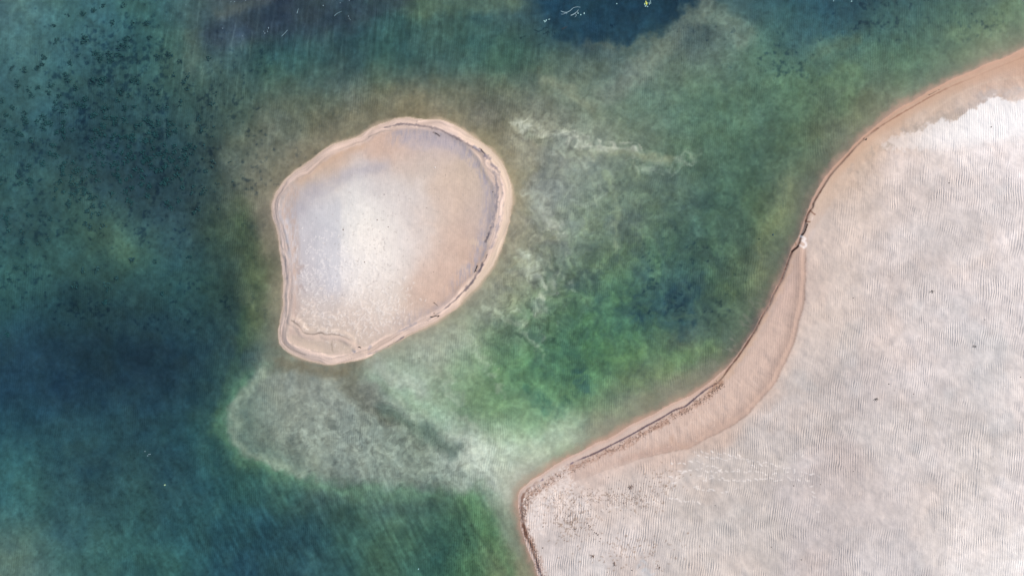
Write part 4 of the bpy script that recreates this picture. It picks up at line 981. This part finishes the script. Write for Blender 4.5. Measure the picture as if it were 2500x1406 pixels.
    for _ in range(750):
        k = rr.randrange(len(_WRACK) - 1); t = rr.random(); p = _WRACK[k] * (1 - t) + _WRACK[k + 1] * t
        dd = abs(rr.gauss(0, 5)); ang = math.atan2(*(_WRACK[k + 1] - _WRACK[k])[::-1]); s_ = rr.choice((-1, 1))
        us.append(p[0] - math.sin(ang) * dd * s_); vs.append(p[1] + math.cos(ang) * dd * s_); angs.append(rr.uniform(0, 6.28)); lens.append(rr.uniform(.03, .11))
    for _ in range(420):
        c = rr.choice([(1370,1225,35,22),(1395,1270,30,20),(1470,1215,40,10),(1555,1215,35,20)])
        us.append(rr.gauss(c[0], c[2])); vs.append(rr.gauss(c[1], c[3])); angs.append(rr.uniform(0, 6.28)); lens.append(rr.uniform(.02, .07))
    zz, _, _, kd = field(np.array(us), np.array(vs)); xx, yy, zz = world_at(np.array(us), np.array(vs), zz)
    for x, y, z, a, l, kk in zip(xx, yy, zz, angs, lens, kd):
        if kk != 2: continue
        tube(bm, [(x, y, z + .002), (x + l * .5 * math.cos(a), y + l * .5 * math.sin(a), z + .014), (x + l * math.cos(a + .7), y + l * math.sin(a + .7), z + .003)], .007, .004, 4)
    tag(finish('root_litter', bm, M_TWIG), 'brown rootlets strewn along the bank behind the waterline', 'root litter', kind='stuff')

    # waterweed on the bed: uncountable small tufts
    rr = np.random.RandomState(31); P = []
    zones = [(300,330,210,110,2600),(380,400,120,60,1300),(250,130,80,80,420),(60,560,40,80,240),(110,300,70,50,300),(240,690,180,40,160),(500,420,50,50,160)]
    for cu, cv, ru, rv, n in zones:
        m = max(3, n // 13); cc = np.stack([rr.normal(cu, ru, m), rr.normal(cv, rv, m)], 1)
        idx = rr.randint(0, m, n); P.append(cc[idx] + rr.normal(0, 3.2, (n, 2)))
    P = np.vstack(P); zz, _, _, kd = field(P[:, 0], P[:, 1])
    ok = (kd == 0) & (zz < -.18) & (P[:, 0] < 500 + rr.normal(0, 34, len(P))); P = P[ok]; zz = zz[ok]; kx = (CH - zz) / CH
    X = (P[:, 0] - 1250) * PX * kx; Y = (703 - P[:, 1]) * PX * kx
    co, fc = [], []
    for x, y, z in zip(X, Y, zz):
        S = rr.uniform(.015, .042)
        for j in range(9):
            a = rr.uniform(0, 6.28); l = S * rr.uniform(.5, 1.2); w = .006 + .12 * S; hgt = min(.12, -z * .5) * rr.uniform(.2, .8)
            bx, by = x + rr.normal(0, S * .5), y + rr.normal(0, S * .5); ca, sa = math.cos(a), math.sin(a); i = len(co)
            co += [(bx - w * sa, by + w * ca, z), (bx + w * sa, by - w * ca, z), (bx + l * ca * .6 + w * sa, by + l * sa * .6 - w * ca, z + hgt), (bx + l * ca * .6 - w * sa, by + l * sa * .6 + w * ca, z + hgt * .9), (bx + l * ca * 1.2, by + l * sa * 1.2, z + hgt * .8)]
            fc += [(i, i + 1, i + 2, i + 3), (i + 3, i + 2, i + 4, i + 4)]
    me = bpy.data.meshes.new('waterweed'); me.from_pydata(co, [], [f if f[2] != f[3] else f[:3] for f in fc]); me.materials.append(M_WEED)
    tag(link(bpy.data.objects.new('waterweed', me)), 'dark tufts of waterweed growing on the lake bed', 'waterweed', kind='stuff')
